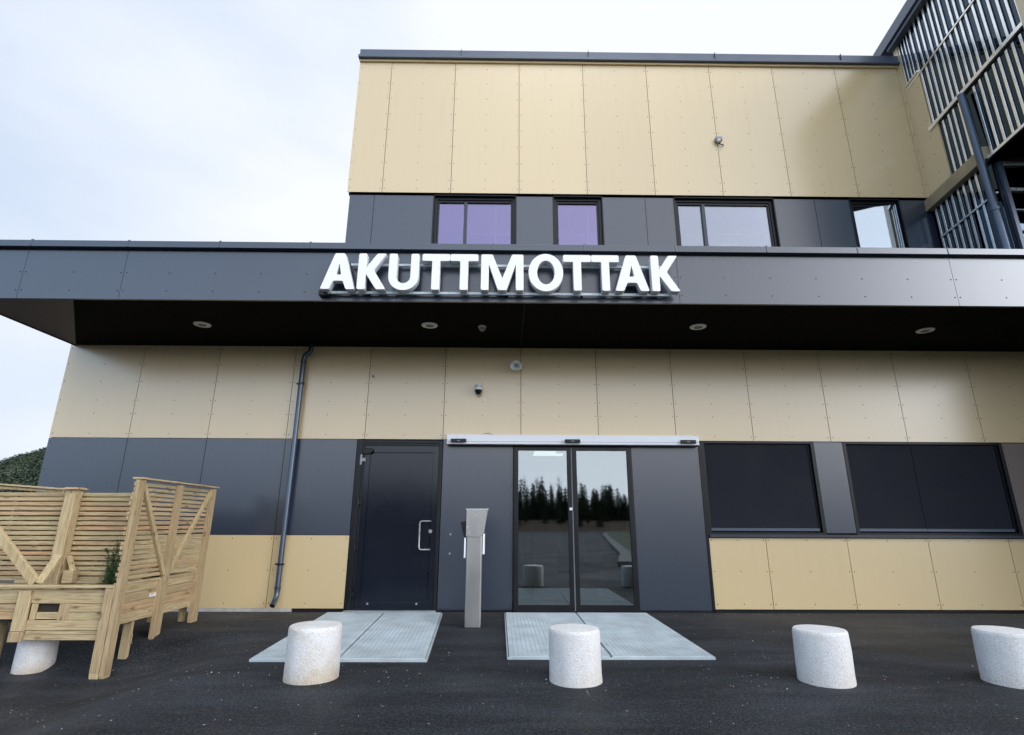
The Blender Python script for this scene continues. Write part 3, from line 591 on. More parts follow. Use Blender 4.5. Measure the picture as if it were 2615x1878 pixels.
# pipe at the corner
pw = MB(); a = wp(1.36, 7.74, .08); b_ = wp(1.41, 6.4, .09); c_ = wp(1.43, 4.72, .09)
pw.tube([a, wp(1.37, 7.5, .08), wp(1.40, 6.6, .09), b_, c_], .055, 18); pwo = pw.build('downpipe', M['pipe'], W, smooth=True)
pw = MB(); d_ = wp(1.42, 5.62, .09); pw.lathe(d_, [(.056, 0), (.066, .003), (.066, .05), (.056, .053)], n=18); pw.build('pipe_clamp', M['pipe'], pwo, smooth=True)
# unseen ground level side wall, added and sized to cut the wall sheen
m_ = MB(); m_.box(9.0, 9.2, 6.1, YF-.01, -.1, 3.90); m_.build('side_wall', M['dark'], W)

# ------------------------------------------------------------------ sign letters
def arc(cx, cy, rx, ry, a0, a1, n=14): return [(cx+rx*math.cos(R(a0+(a1-a0)*i/n)), cy+ry*math.sin(R(a0+(a1-a0)*i/n))) for i in range(n+1)]
H_ = .485
def rnd_poly(p, r=.019, skip=()):
    out = []; n = len(p)
    for i in range(n):
        a = Vector(p[i-1]); b = Vector(p[i]); c = Vector(p[(i+1) % n])
        if i in skip: out.append(tuple(b)); continue
        d1 = a-b; d2 = c-b; ang = d1.angle(d2)
        if ang > R(165): out.append(tuple(b)); continue
        rr = min(r, d1.length*.45, d2.length*.45); p0 = b+d1.normalized()*rr; p2 = b+d2.normalized()*rr
        for k in range(5):
            t = k/4; q = p0*(1-t)**2 + b*2*t*(1-t) + p2*t*t; out.append((q.x, q.y))
    return out
GL = {
 'A': ([[(0, 0), (.105, 0), (.150, .112), (.272, .112), (.315, 0), (.42, 0), (.272, H_), (.148, H_)]], [[(.178, .192), (.245, .192), (.2115, .362)]], .42),
 'K': ([[(0, 0), (.095, 0), (.095, .215), (.235, 0), (.345, 0), (.190, .258), (.335, H_), (.225, H_), (.095, .285), (.095, H_), (0, H_)]], [], .345),
 'T': ([[(.125, 0), (.22, 0), (.22, .393), (.345, .393), (.345, H_), (0, H_), (0, .393), (.125, .393)]], [], .345),
 'M': ([[(0, 0), (.092, 0), (.092, .365), (.213, 0), (.314, 0), (.435, .365), (.435, 0), (.527, 0), (.527, H_), (.388, H_), (.2635, .150), (.139, H_), (0, H_)]], [], .527),
 'U': ([[(0, H_)] + arc(.185, .175, .185, .185, 180, 360) + [(.37, H_), (.273, H_)] + arc(.185, .175, .088, .095, 0, -180) + [(.097, H_)]], [], .37),
 'O': ([arc(.215, .2425, .215, .2555, 0, 352, 44)], [arc(.215, .2425, .112, .165, 0, 352, 44)], .43)}
def letter(ch, x0, x1, parent):
    outer, inner, w0 = GL[ch]; s = (x1-x0)/w0
    cu = bpy.data.curves.new('letter', 'CURVE'); cu.dimensions = '2D'; cu.fill_mode = 'BOTH'; cu.extrude = .048; cu.bevel_depth = .003; cu.bevel_resolution = 1
    for poly, isin in [(p, 0) for p in outer] + [(p, 1) for p in inner]:
        pts = rnd_poly(poly, .019 if not isin else .006) if ch not in 'O' else poly
        sp = cu.splines.new('POLY'); sp.points.add(len(pts)-1); sp.use_cyclic_u = True
        for q, (a, b) in zip(sp.points, pts): q.co = (a*s, b, 0, 1)
    tmp = bpy.data.objects.new('tmp', cu); col.objects.link(tmp)
    dg = bpy.context.evaluated_depsgraph_get(); me = bpy.data.meshes.new_from_object(tmp.evaluated_get(dg)); bpy.data.objects.remove(tmp)
    me.materials.clear(); me.materials.append(M['letter']); me.materials.append(M['letterside'])
    for p in me.polygons: p.material_index = 0 if abs(p.normal.z) > .9 else 1
    me.transform(Matrix.Rotation(R(90), 4, 'X')); me.name = 'letter'
    o = bpy.data.objects.new('letter', me); col.objects.link(o); o.parent = parent
    o.location = (x0 - parent.location.x, 6.252 - parent.location.y, 3.984 - parent.location.z + .0016*(x0+2.3))
    o['label'] = 'white letter ' + ch
    bt = MB(); cx = {'A': (.05, .37), 'K': (.047, .29), 'T': (.172,), 'M': (.046, .263, .48), 'U': (.185,), 'O': (.215,)}[ch]
    zb = 3.984 + .0016*(x0+2.3) - (.012 if ch in 'UO' else 0)
    for c in cx: bt.disc((x0+c*s, 6.24, zb+.001), .0045, (0, 0, -1), .006, 8)
    bt.build('drain_hole', M['ledge'], o).location = -o.location
S = empty('sign', (0, 6.3, 4.0), 'white raised lettering AKUTTMOTTAK on metal rails across the canopy front', 'sign')
for ch, a, b in (('A', -2.315, -1.896), ('K', -1.865, -1.512), ('U', -1.482, -1.110), ('T', -1.067, -.722), ('T', -.714, -.369), ('M', -.326, .202), ('O', .270, .700), ('T', .707, 1.053), ('T', 1.062, 1.407), ('A', 1.352, 1.774), ('K', 1.814, 2.160)):
    letter(ch, a, b, S)
for z, a in ((4.37, -1.99), (3.985, -2.26)):
    rl = MB(); rl.box(a, 2.06, 6.306, 6.336, z-.016, z+.016); rl.cur = 1
    rs = rl
    for k in range(18): rs.disc((a+.12+.236*k, 6.307, z+.003), .006, (0, -1, 0), .004)
    rl.build('rail', [M['galv'], M['rivet']], S, bevel=.001)
st = MB()
for x in (-1.75, -.9, 0, .95, 1.9):
    for z in (4.37, 3.985): st.box(x-.015, x+.015, 6.336, 6.3905, z-.012, z+.012)
st.build('standoff', M['blackmetal'], S)
MB().box(-2.365, -2.255, 6.30, 6.39, 3.945, 4.012).build('power_box', M['blackmetal'], S, bevel=.004)

# ------------------------------------------------------------------ fittings under the canopy and on the walls
def downlight(x, y, label):
    t = empty('downlight', (x, y, sz0), label, 'light', 'downlights in the black canopy soffit')
    MB().lathe((x, y, sz0-.012), [(.062, 0), (.112, .002), (.116, .012), (.06, .012)], n=32).build('ring', M['lampring'], t, smooth=True)
    MB().lathe((x, y, sz0-.016), [(.001, 0), (.050, .0005), (.060, .003), (.060, .0045)], n=24).build('lens', M['lamplens'], t, smooth=True)
downlight(-4.34, 7.31, 'unlit round soffit downlight nearest the brown mitred corner')
downlight(-1.10, 7.27, 'unlit round soffit downlight just left of the white ceiling sensor')
downlight(2.73, 7.25, 'unlit round soffit downlight above the right end of the white door header')
downlight(6.06, 7.33, 'unlit round soffit downlight above the rightmost blind')
t = empty('ceiling_sensor', (-.352, 7.30, sz0), 'small white domed presence sensor on the black soffit', 'sensor')
MB().lathe((-.352, 7.30, sz0), [(.053, 0), (.056, -.006), (.056, -.024), (.052, -.028)], n=28).build('base', M['white'], t, smooth=True)
MB().lathe((-.352, 7.30, sz0-.028), [(.050, 0), (.047, -.016), (.036, -.034), (.018, -.046), (.002, -.049)], n=28).build('dome', M['grey'], t, smooth=True)
# dome camera
cx, cz, cy = -.436, 3.225, 8.205
t = empty('dome_camera', (cx, YF, cz), 'white dome security camera with black globe on the champagne wall above the steel post', 'camera')
c = MB(); c.box(cx-.03, cx+.03, cy, YF, cz+.0, cz+.055); c.build('wall_bracket', M['white'], t, bevel=.004)
MB().lathe((cx, cy, cz-.03), [(.060, 0), (.065, .004), (.066, .04), (.062, .046)], n=30).build('housing', M['white'], t, smooth=True)
MB().lathe((cx, cy, cz+.017), [(.058, -.001), (.058, .008)], n=30).build('seam', M['blackmetal'], t)
MB().lathe((cx, cy, cz+.025), [(.065, 0), (.064, .012), (.052, .028), (.03, .037), (.001, .04)], n=30).build('cap', M['white'], t, smooth=True)
MB().lathe((cx, cy, cz-.03), [(.056, 0), (.054, -.02), (.046, -.034), (.044, -.05), (.03, -.066), (.001, -.072)], n=30).build('globe', M['doorpaint'], t, smooth=True)
# horn loudspeaker
hx, hz = .148, 3.565
t = empty('horn_loudspeaker', (hx, YF, hz), 'pale grey green horn loudspeaker on the champagne wall under the canopy', 'loudspeaker')
M['horn'] = pmat('pale_green_grey_plastic', (.78, .84, .80), .5, var=.05)
def sq(rx, rz, n=32, p=2.8):
    return [(rx*math.copysign(abs(math.cos(a))**(2/p), math.cos(a)), rz*math.copysign(abs(math.sin(a))**(2/p), math.sin(a))) for a in [2*math.pi*i/n for i in range(n)]]
hb = MB(); ax = Vector((0, -.92, -.39)).normalized(); ux = Vector((1, 0, 0)); uz = ax.cross(ux)*-1
c0 = Vector((hx, 8.11, hz-.005))
prof = [(.086, .060, 0), (.090, .064, -.006), (.084, .058, -.012), (.066, .046, -.05), (.045, .036, -.085), (.038, .034, -.11), (.036, .034, -.16)]
inner = [(.086, .060, 0), (.078, .053, -.004), (.055, .038, -.045), (.026, .020, -.085)]
def loft(mb, pr):
    b = len(mb.v)
    for rx, rz, d in pr: mb.v += [c0 + ax*-(-d)*1 + ux*x + uz*z for x, z in sq(rx, rz)]
    for i in range(len(pr)-1):
        for k in range(32): mb.f.append([b+i*32+k, b+i*32+(k+1) % 32, b+(i+1)*32+(k+1) % 32, b+(i+1)*32+k]); mb.mi.append(0)
    mb.f.append([b+(len(pr)-1)*32+k for k in range(32)]); mb.mi.append(0)
loft(hb, prof); loft(hb, inner); hb.build('horn', M['horn'], t, smooth=True)
MB().lathe(c0+ax*-.07, [(.024, 0), (.022, .03), (.012, .045), (.001, .048)], ax=ax, n=20).build('driver_plug', M['grey'], t, smooth=True)
MB().tube([Vector((hx-.058, 8.22, hz+.0)), Vector((hx-.058, 8.2, hz+.06)), Vector((hx-.03, 8.19, hz+.095)), Vector((hx, 8.19, hz+.105)), Vector((hx+.03, 8.19, hz+.095)), Vector((hx+.058, 8.2, hz+.06)), Vector((hx+.058, 8.22, hz))], .009, 10).build('bracket', M['horn'], t, smooth=True)
MB().box(hx-.02, hx+.02, 8.19, YF, hz+.02, hz+.10).build('wall_mount', M['horn'], t, bevel=.003)
# little wall stub
t = tag(MB().lathe((-2.112, YF, 3.44), [(.012, 0), (.015, .01), (.013, .035), (.016, .055)], ax=(.35, -.8, -.45), n=14).build('wall_stub', M['grey'], smooth=True), 'tiny dark grey cable stub on the champagne wall right of the downpipe', 'cable stub')
# outdoor sensor on the upper wall
ux_, uz_ = 3.80, 7.87
t = empty('outdoor_sensor', (ux_, 8.27, uz_), 'small grey sensor box with short cable on the upper champagne wall', 'sensor')
c = MB(); c.box(ux_-.058, ux_+.058, 8.19, 8.27, uz_-.02, uz_+.055); c.build('case', M['grey'], t, bevel=.008)
MB().lathe((ux_-.01, 8.21, uz_-.02), [(.035, 0), (.034, -.02), (.02, -.036), (.001, -.04)], n=20).build('lens', M['lampring'], t, smooth=True)
MB().tube([(ux_+.0, 8.25, uz_-.03), (ux_+.01, 8.23, uz_-.075), (ux_+.05, 8.23, uz_-.095), (ux_+.085, 8.25, uz_-.085), (ux_+.09, 8.27, uz_-.08)], .009, 10).build('cable', M['blackmetal'], t, smooth=True)
# two wall screws left of the post
for z, lb_ in ((1.045, 'upper of two small round grey fittings on the dark panel beside the steel post'), (.78, 'lower of two small round grey fittings on the dark panel beside the steel post')):
    o = MB(); o.lathe((-.805, YF, z), [(.016, 0), (.016, .006), (.010, .012), (.001, .012)], ax=(0, -1, 0), n=16)
    tag(o.build('wall_fitting', M['grey'], smooth=True), lb_, 'wall fitting', 'small round wall fittings')

# ------------------------------------------------------------------ steel opener post
P = empty('door_opener_post', (-.385, 7.14, 0), 'brushed stainless steel door opener post with an angled head between the doors', 'post')
c = MB(); c.box(-.482, -.29, 7.08, 7.20, 0, 1.10); c.build('column', M['steel'], P, bevel=.012)
c = MB(); c.prism([(-.492, 7.075, 1.372), (-.492, 7.075, 1.045), (-.345, 7.075, 1.032), (-.305, 7.075, 1.045), (-.268, 7.075, 1.085), (-.222, 7.075, 1.372)], (0, .12, 0)); c.build('head', M['steel'], P, bevel=.004)
c = MB(); c.prism([(-.498, 7.07, 1.372), (-.216, 7.07, 1.372), (-.216, 7.07, 1.379), (-.498, 7.07, 1.379)], (0, .14, 0)); c.build('lid', M['alu'], P)
c = MB(); c.prism([(-.494, 7.10, 1.235), (-.565, 7.10, 1.218), (-.545, 7.10, 1.13), (-.515, 7.10, 1.04), (-.494, 7.10, 1.04)], (0, .09, 0)); c.build('hood', M['blackmetal'], P, bevel=.003)
for x0, x1, z0, z1 in ((-.512, -.492, .79, 1.03), (-.282, -.258, .835, 1.078)):
    c = MB(); c.box(x0, x1, 7.085, 7.195, z0, z1); c.build('push_pad', M['white'], P, bevel=.004)
sc_ = MB()
for x, z in ((-.37, 1.30), (-.47, 1.16), (-.45, 1.09)): sc_.disc((x, 7.0755, z), .006, (0, -1, 0), .003)
sc_.build('screws', M['alu'], P)

# ------------------------------------------------------------------ steel entrance gratings
def grating(x0, x1, y0, y1, sk0, sk1, label, pits):
    """bar grating set flush with the asphalt, sides slightly skewed"""
    t = empty('entrance_grating', ((x0+x1)/2, (y0+y1)/2, 0), label, 'grating')
    xm = (x0+x1)/2; ym = 7.05
    def sk(x, y):
        f_ = (x-x0)/(x1-x0); d = (y1-y)/(y1-y0); return x + d*(sk0*(1-f_)+sk1*f_)
    rc = MB()
    # pit rim
    for a, b in (((x0, y0), (x1, y0)), ((x0, y1), (x1, y1)), ((x0, y0), (x0, y1)), ((x1, y0), (x1, y1))):
        pa = Vector((sk(a[0], a[1]), a[1], .006)); pb = Vector((sk(b[0], b[1]), b[1], .006)); rc.beam(pa, pb, .014, .028, side=(0, 0, 1) if False else (1, 0, 0) if a[0] == b[0] else (0, 1, 0))
    rc.build('rim', M['galv'], t)
    pb_ = MB(); pb_.prism([(sk(x0, y0), y0, .0035), (sk(x1, y0), y0, .0035), (sk(x1, y1), y1, .0035), (sk(x0, y1), y1, .0035)], (0, 0, .0005)); pb_.build('pit', M['intdark'], t)
    for a, b in ((x0+.014, xm-.011), (xm+.011, x1-.014)):
        for c_, d_ in ((y0+.014, ym-.010), (ym+.010, y1-.012)):
            g_ = MB(); z0 = .006; z1 = .030
            def bar(p, q, w):
                g_.beam((sk(*p), p[1], (z0+z1)/2), (sk(*q), q[1], (z0+z1)/2), w, z1-z0, side=(1, 0, 0) if p[0] == q[0] else (0, 1, 0))
            n = int((b-a)/.044)
            for i in range(n+1): x = a+(b-a)*i/n; bar((x, c_), (x, d_), .003)
            n = int((d_-c_)/.0125)
            z0 = .010; z1 = .0292
            for i in range(n+1): y = c_+(d_-c_)*i/n; bar((a, y), (b, y), .004 if 0 < i < n else .010)
            g_.build('grating_panel', M['galv'], t)
grating(-2.43, -.86, 5.44, 8.08, .14, .155, 'galvanised steel entrance grating in the asphalt before the black hinged door', 0)
grating(.0, 1.955, 5.54, 8.10, .03, -.01, 'galvanised steel entrance grating in the asphalt before the glass sliding door', 0)

# ------------------------------------------------------------------ bollards
def bollard(x, y, z, r, h, mat, label):
    t = tag(MB().lathe((0, 0, 0), [(r*1.0, -.06), (r*1.005, .02), (r, .06), (r*.995, h*.6), (r*.99, h-.03), (r*.975, h-.012), (r*.94, h-.002), (r*.6, h+.004), (r*.01, h+.005)], n=72).build('bollard', mat, smooth=True), label, 'bollard', 'white stone bollards in a row')
    # hand cast irregularity
    me = t.data
    for v in me.vertices:
        d = noise.noise(Vector((v.co.x*9+x*3, v.co.y*9, v.co.z*9))) * .006
        n = Vector((v.co.x, v.co.y, 0)); v.co += n.normalized()*d if n.length > .01 else Vector((0, 0, 0))
    t.location = (x, y, z); return t
bollard(-1.56, 4.915, 0, .213, .395, M['bollardworn'], 'white stone bollard with worn yellowish side before the left grating')
bollard(.568, 4.84, 0, .208, .388, M['bollard'], 'white stone bollard standing before the glass sliding door')
bollard(2.575, 4.83, 0, .206, .386, M['bollard'], 'white stone bollard on open asphalt before the single square blind')
bollard(4.068, 4.80, 0, .212, .386, M['bollard'], 'white stone bollard cut off by the right picture edge')
bollard(-4.855, 6.285, -.30, .172, .46, M['bollardworn'], 'stained stone bollard half hidden under the wooden planter')

# ------------------------------------------------------------------ grit and a small cover in the asphalt
gr = MB(); rr = random.Random(4)
for k in range(620):
    if k % 3 == 0: x, y = rr.uniform(-6, 8), 8.25 - abs(rr.gauss(0, .12))
    elif k % 3 == 1: x, y = rr.uniform(-4, 5), rr.uniform(4.6, 5.8)
    else: x, y = rr.uniform(-4, 5), rr.uniform(3.3, 8)
    if (-2.5 < x < -.7 or -.05 < x < 2.0) and y > 5.4: continue
    r = rr.uniform(.0015, .0045)*(1 if rr.random() < .93 else 1.8); z = gz(x, y)
    p = [Vector((x+r*rr.uniform(.7, 1.3)*math.cos(a), y+r*rr.uniform(.7, 1.3)*math.sin(a), z)) for a in (0, 1.5, 3.1, 4.6)]; top = Vector((x+r*rr.uniform(-.3, .3), y+r*rr.uniform(-.3, .3), z+r*rr.uniform(.8, 1.5)))
    gr.add(p+[top], [(0, 1, 4), (1, 2, 4), (2, 3, 4), (3, 0, 4), (3, 2, 1, 0)])
M['grit'] = pmat('pale_grit', (.42, .40, .36), .9, var=.3, vscale=5)
tag(gr.build('grit', M['grit']), 'loose pale grit scattered over the dark asphalt', 'grit', kind='stuff')
cvx, cvy = -3.12, 7.72
t = tag(MB().lathe((cvx, cvy, -.01), [(.15, 0), (.15, .0135), (.14, .015), (.135, .0125), (.02, .0125), (.001, .013)], n=36).build('utility_cover', pmat('worn_iron', (.035, .035, .034), .7, .3, var=.3, vscale=20), smooth=True), 'small round iron cover in the asphalt between planter and downpipe', 'cover')

# ------------------------------------------------------------------ wooden planters with slat screens
wr = random.Random(11)
def j(a=.004): return wr.uniform(-a, a)
# side planter, its long side runs towards the building
PS = empty('wooden_planter', (-4.15, 6.75, 0), 'pine planter box with tall V braced slat screen, long side running back to the building', 'planter', 'pine planters with slat screens')
X0 = -3.955
bd = MB()
for i, (z0, z1) in enumerate(((.485, .572), (.392, .482), (.294, .389), (.190, .291))): bd.box(X0-.028+j(.001), X0-.001, 6.06, 7.47, z0, z1)
bd.build('side_boards', M['woody'], PS, bevel=.004)
bd = MB()
for z0, z1 in ((.485, .572), (.392, .482), (.294, .389), (.190, .291)): bd.box(-4.42, -4.395, 6.06, 7.47, z0, z1)
bd.build('side_boards', M['woody'], PS, bevel=.004)
bd = MB()
for z0, z1 in ((.485, .572), (.392, .482), (.294, .389), (.190, .291)): bd.box(-4.395, X0-.03, 7.44, 7.465, z0, z1)
bd.build('end_boards', M['woodx'], PS, bevel=.004)
rimb = MB(); rimb.box(X0-.075, X0+.012, 6.03, 6.70, .573, .595); rimb.box(X0-.075, X0+.012, 6.79, 7.46, .573, .595); rimb.box(-4.44, -4.36, 6.42, 7.46, .573, .595); rimb.box(-4.36, X0-.076, 7.40, 7.47, .573, .595); rimb.build('rim', M['woody'], PS, bevel=.004)
MB().box(-4.395, X0-.03, 6.42, 7.44, .22, .53).build('soil', M['soil'], PS)
def post(y0, y1, zb, zt, nm='post', x0=X0, th=.045):
    p = MB(); p.hexa([(x0, y0+.012, zb), (x0+th, y0+.012, zb), (x0+th, y1-.012, zb), (x0, y1-.012, zb), (x0, y0, zb+.03), (x0+th, y0, zb+.03), (x0+th, y1, zb+.03), (x0, y1, zb+.03)]); 
    p.box(x0, x0+th, y0, y1, zb+.03, zt); p.cur = 1
    for z in (.24, .34, .44, .53, .80, 1.05, 1.32, 1.58):
        if z < zt-.03: p.disc((x0+th-.0005, y0+.028+.02*(int(z*100) % 2), z+wr.uniform(-.01, .01)), .0045, (1, 0, 0), .0015, 8)
    return p.build(nm, [M['woodz'], M['rivet']], PS, bevel=.004)
post(5.957, 6.06, gz(-3.93, 6.05)-.01, 1.64); post(6.70, 6.79, gz(-3.93, 6.74)-.01, 1.63); post(7.46, 7.555, -.02, 1.63)
for y0, y1, zt in ((6.655, 6.70, .573), (7.405, 7.46, .573)): post(y0, y1, gz(-3.93, y0)-.01, zt, 'leg')
for y in (6.72, 7.42):
    p = MB(); p.hexa([(-4.47, y+.012, -.02), (-4.425, y+.012, -.02), (-4.425, y+.07, -.02), (-4.47, y+.07, -.02), (-4.47, y, .30), (-4.425, y, .30), (-4.425, y+.095, .30), (-4.47, y+.095, .30)]); p.build('leg', M['woodz'], PS, bevel=.004)
p = MB(); p.hexa([(-4.12, 7.49, -.02), (-4.05, 7.49, -.02), (-4.05, 7.535, -.02), (-4.12, 7.535, -.02), (-4.13, 7.49, .30), (-4.04, 7.49, .30), (-4.04, 7.535, .30), (-4.13, 7.535, .30)]); p.build('leg', M['woodz'], PS, bevel=.004)
sl2 = MB(); nS = 20
for i in range(nS):
    z = .618 + i*.0507; a = 5.955 + wr.uniform(-.02, .02); b = 7.53+wr.uniform(-.01, .01); dz = j(.004); h = .036+j(.003)
    sl2.hexa([(X0-.022, a, z+dz), (X0-.002, a, z+dz), (X0-.002, b, z-dz), (X0-.022, b, z-dz), (X0-.022, a, z+h+dz), (X0-.002, a, z+h+dz), (X0-.002, b, z+h-dz), (X0-.022, b, z+h-dz)])
sl2.build('slats', M['woody'], PS, bevel=.003)
MB().box(X0-.04, X0+.062, 5.955, 7.60, 1.645, 1.665).build('top_cap', M['woody'], PS, bevel=.004)
br = MB(); br.beam((X0+.018, 6.09, 1.57), (X0+.018, 6.705, .63), .05, .035, side=(0, 1, .6)); br.build('brace', M['woodz'], PS, bevel=.004)
br = MB(); br.beam((X0+.018, 7.47, 1.60), (X0+.018, 6.785, .63), .05, .035, side=(0, 1, .6)); br.build('brace', M['woodz'], PS, bevel=.004)
stk = MB(); stk.box(X0-.0005, X0+.002, 6.545, 6.655, .402, .438); so1 = stk.build('sticker', M['white'], PS)
ln = MB(); ln.box(X0+.002, X0+.0026, 6.565, 6.635, .424, .430); ln.box(X0+.002, X0+.0026, 6.555, 6.60, .411, .413); ln.build('sticker_print', M['blackmetal'], so1)

# front planter with the screen parallel to the building
PF = empty('wooden_planter', (-4.9, 6.2, -.25), 'low pine planter box with capped post and horizontal slat screen, standing over a stone bollard', 'planter', 'pine planters with slat screens')
YP = 6.0; XL = -6.4
fb = MB()
fb.box(XL, -4.06, YP, YP+.025, .405, .535)
fb.box(XL, -4.92, YP+.004, YP+.028, .325, .400); fb.box(XL, -4.92, YP+.006, YP+.028, .255, .322)
fb.box(-4.73, -4.51, YP+.004, YP+.028, .258, .322); fb.box(-4.41, -4.06, YP+.002, YP+.027, .325, .402); fb.box(-4.41, -4.06, YP+.004, YP+.029, .252, .322)
fb.box(-4.80, -4.04, YP-.004, YP+.024, .158, .248); fb.box(-4.80, -4.04, YP+.004, YP+.03, .118, .155); fb.box(-4.80, -4.04, YP-.002, YP+.026, .066, .116)
fb.build('front_boards', M['woodx'], PF, bevel=.004)
vb = MB(); vb.box(-4.93, -4.80, YP-.03, YP+.0, .150, .53); vb.box(-4.93, -4.80, YP-.036, YP+.0, .052, .147); vb.build('batten', M['woodz'], PF, bevel=.005)
vb = MB(); vb.box(-4.79, -4.735, YP-.004, YP+.022, .25, .402); vb.box(-4.51, -4.41, YP-.004, YP+.026, .25, .403); vb.build('batten', M['woodz'], PF, bevel=.004)
for x0, x1, zt in ((-4.055, -3.962, .555),):
    p = MB(); zb = gz(x0, YP)-.01; p.hexa([(x0+.008, YP-.045, zb), (x1, YP-.045, zb), (x1, YP, zb), (x0+.008, YP, zb), (x0, YP-.045, zb+.06), (x1, YP-.045, zb+.06), (x1, YP, zb+.06), (x0, YP, zb+.06)]); p.box(x0, x1, YP-.045, YP, zb+.06, zt); p.build('leg', M['woodz'], PF, bevel=.005)
p = MB(); p.box(-4.09, -4.0, 6.40, 6.44, gz(-4.0, 6.4)-.01, .3); p.box(-3.995, -3.985, 6.41, 6.43, -.05, .05); p.build('leg', M['woodz'], PF, bevel=.004)
p = MB(); p.lathe((-5.35, 6.35, -.3), [(.06, 0), (.062, .5)], n=16); p.build('leg', M['woodz'], PF, smooth=True, label='round post')
rb = MB(); rb.box(XL, -3.962, YP-.05, YP+.045, .556, .580); rb.build('rim', M['woodx'], PF, bevel=.004)
bb = MB()
for z0, z1 in ((.405, .555), (.25, .40), (.19, .247)): bb.box(XL, -4.43, 6.425, 6.45, z0, z1)
bb.build('back_boards', M['woodx'], PF, bevel=.003)
MB().box(XL, -4.0, YP+.032, 6.33, .22, .50).build('soil', M['soil'], PF)
ss = MB(); nS = 18
for i in range(nS):
    z = .585 + i*.0528; h = .038 + j(.003); dz = j(.003)
    cut = -4.76 + wr.uniform(-.02, .02)
    for a, b in ((XL, cut), (cut+.001, X0-.03)):
        dd = j(.0025)
        ss.hexa([(a, 6.385, z+dd), (b, 6.385, z-dd), (b, 6.405, z-dd), (a, 6.405, z+dd), (a, 6.385, z+h+dd), (b, 6.385, z+h-dd), (b, 6.405, z+h-dd), (a, 6.405, z+h+dd)])
ss.build('slats', M['woodx'], PF, bevel=.003)
sr = MB()
for i in range(17):
    z = .61 + i*.0528; sr.box(XL, X0-.05, 6.451, 6.468, z, z+.040)
sr.build('rear_slats', M['woodx'], PF, bevel=.003)
bkp = MB()
for x in (-5.6, -4.25): bkp.box(x, x+.045, 6.407, 6.45, .2, 1.50)
bkp.build('post', M['woodz'], PF, bevel=.003)
bkb = MB(); bkb.beam((-5.55, 6.43, 1.3), (-4.95, 6.43, .65), .04, .03, side=(1, 0, .8)); bkb.beam((-4.2, 6.43, 1.45), (-4.6, 6.43, .65), .04, .03, side=(1, 0, -.5)); bkb.build('brace', M['woodz'], PF, bevel=.003)
pp = MB(); pp.box(-4.925, -4.805, 6.27, 6.382, .45, 1.548); pp.build('post', M['woodz'], PF, bevel=.006)
pp = MB(); pp.prism([(-4.955, 6.24, 1.549), (-4.775, 6.24, 1.549), (-4.775, 6.41, 1.549), (-4.955, 6.41, 1.549)], (0, 0, .012)); pp.hexa([(-4.955, 6.24, 1.561), (-4.775, 6.24, 1.561), (-4.775, 6.41, 1.561), (-4.955, 6.41, 1.561), (-4.925, 6.27, 1.575), (-4.805, 6.27, 1.575), (-4.805, 6.38, 1.575), (-4.925, 6.38, 1.575)]); pp.build('post_cap', M['woodx'], PF, bevel=.003)
bq = MB(); bq.beam((-5.62, 6.16, 1.24), (-4.90, 6.12, .59), .095, .045, side=(1, 0, 1.1)); bq.build('brace', M['woodz'], PF, bevel=.005)
bq = MB(); bq.beam((-4.79, 6.22, .86), (-4.86, 6.12, .58), .085, .045, side=(1, 0, 0)); bq.build('brace', M['woodz'], PF, bevel=.005)
bq = MB(); bq.beam((-4.76, 6.32, .84), (-4.66, 6.30, .66), .04, .04, side=(1, 0, .3)); bq.box(-4.74, -4.63, 6.25, 6.33, .57, .70); bq.build('block', M['woodx'], PF, bevel=.004)
# slanting cap boards of the next screen behind, left
cb = MB(); cb.beam((-6.5, 6.62, 1.66), (-5.12, 6.50, 1.566), .085, .02, side=(0, 1, 0)); cb.beam((-6.5, 6.60, 1.615), (-5.12, 6.50, 1.538), .02, .03, side=(0, 1, 0)); cb.build('top_cap', M['woodx'], PF, bevel=.003)

# ------------------------------------------------------------------ yew in the planter
def yew(x, y, z, h, label, seed, spread):
    rr = random.Random(seed); t = empty('yew_shrub', (x, y, z), label, 'shrub', 'young yews in the planters')
    st = MB(); fo = MB()
    stems = [((0, 0), h)] + [((rr.uniform(-spread, spread), rr.uniform(-.05, .05)), h*rr.uniform(.35, .85)) for _ in range(7)]
    for (dx, dy), hh in stems:
        pts = [Vector((x+dx*k/6*1.0, y+dy*k/6, z+hh*k/6)) + Vector((rr.uniform(-.008, .008), rr.uniform(-.008, .008), 0)) for k in range(7)]
        st.tube(pts, [.006-.0008*k for k in range(7)], 6)
        for k in range(int(75*hh/.4)):
            tt = rr.uniform(.12, 1.02); i = min(5, int(tt*6)); p = pts[i].lerp(pts[i+1], min(1, tt*6-i)); a = rr.uniform(0, 6.28); l = (.085*(1.15-tt))*rr.uniform(.5, 1.1)+.018
            d = Vector((math.cos(a), math.sin(a), rr.uniform(.2, 1.1))).normalized(); tip = p+d*l
            for q in range(10):
                f_ = q/9; b0 = p.lerp(tip, f_); n_ = Vector((rr.uniform(-1, 1), rr.uniform(-1, 1), rr.uniform(-.4, .8))).normalized()*rr.uniform(.012, .02); wv = d.cross(n_).normalized()*.0028 if d.cross(n_).length > 1e-4 else Vector((.003, 0, 0))
                fo.add([b0-wv, b0+wv, b0+n_+d*.008], [(0, 1, 2)])
    st.build('stem', M['bark'], t); fo.build('foliage', M['yew'], t)
yew(-4.20, 6.22, .50, .50, 'dark green upright young yew beside the near corner post of the slat screen', 5, .10)
yew(-4.17, 6.95, .52, .28, 'low dark yew seen through the V braced slat screen', 6, .16)
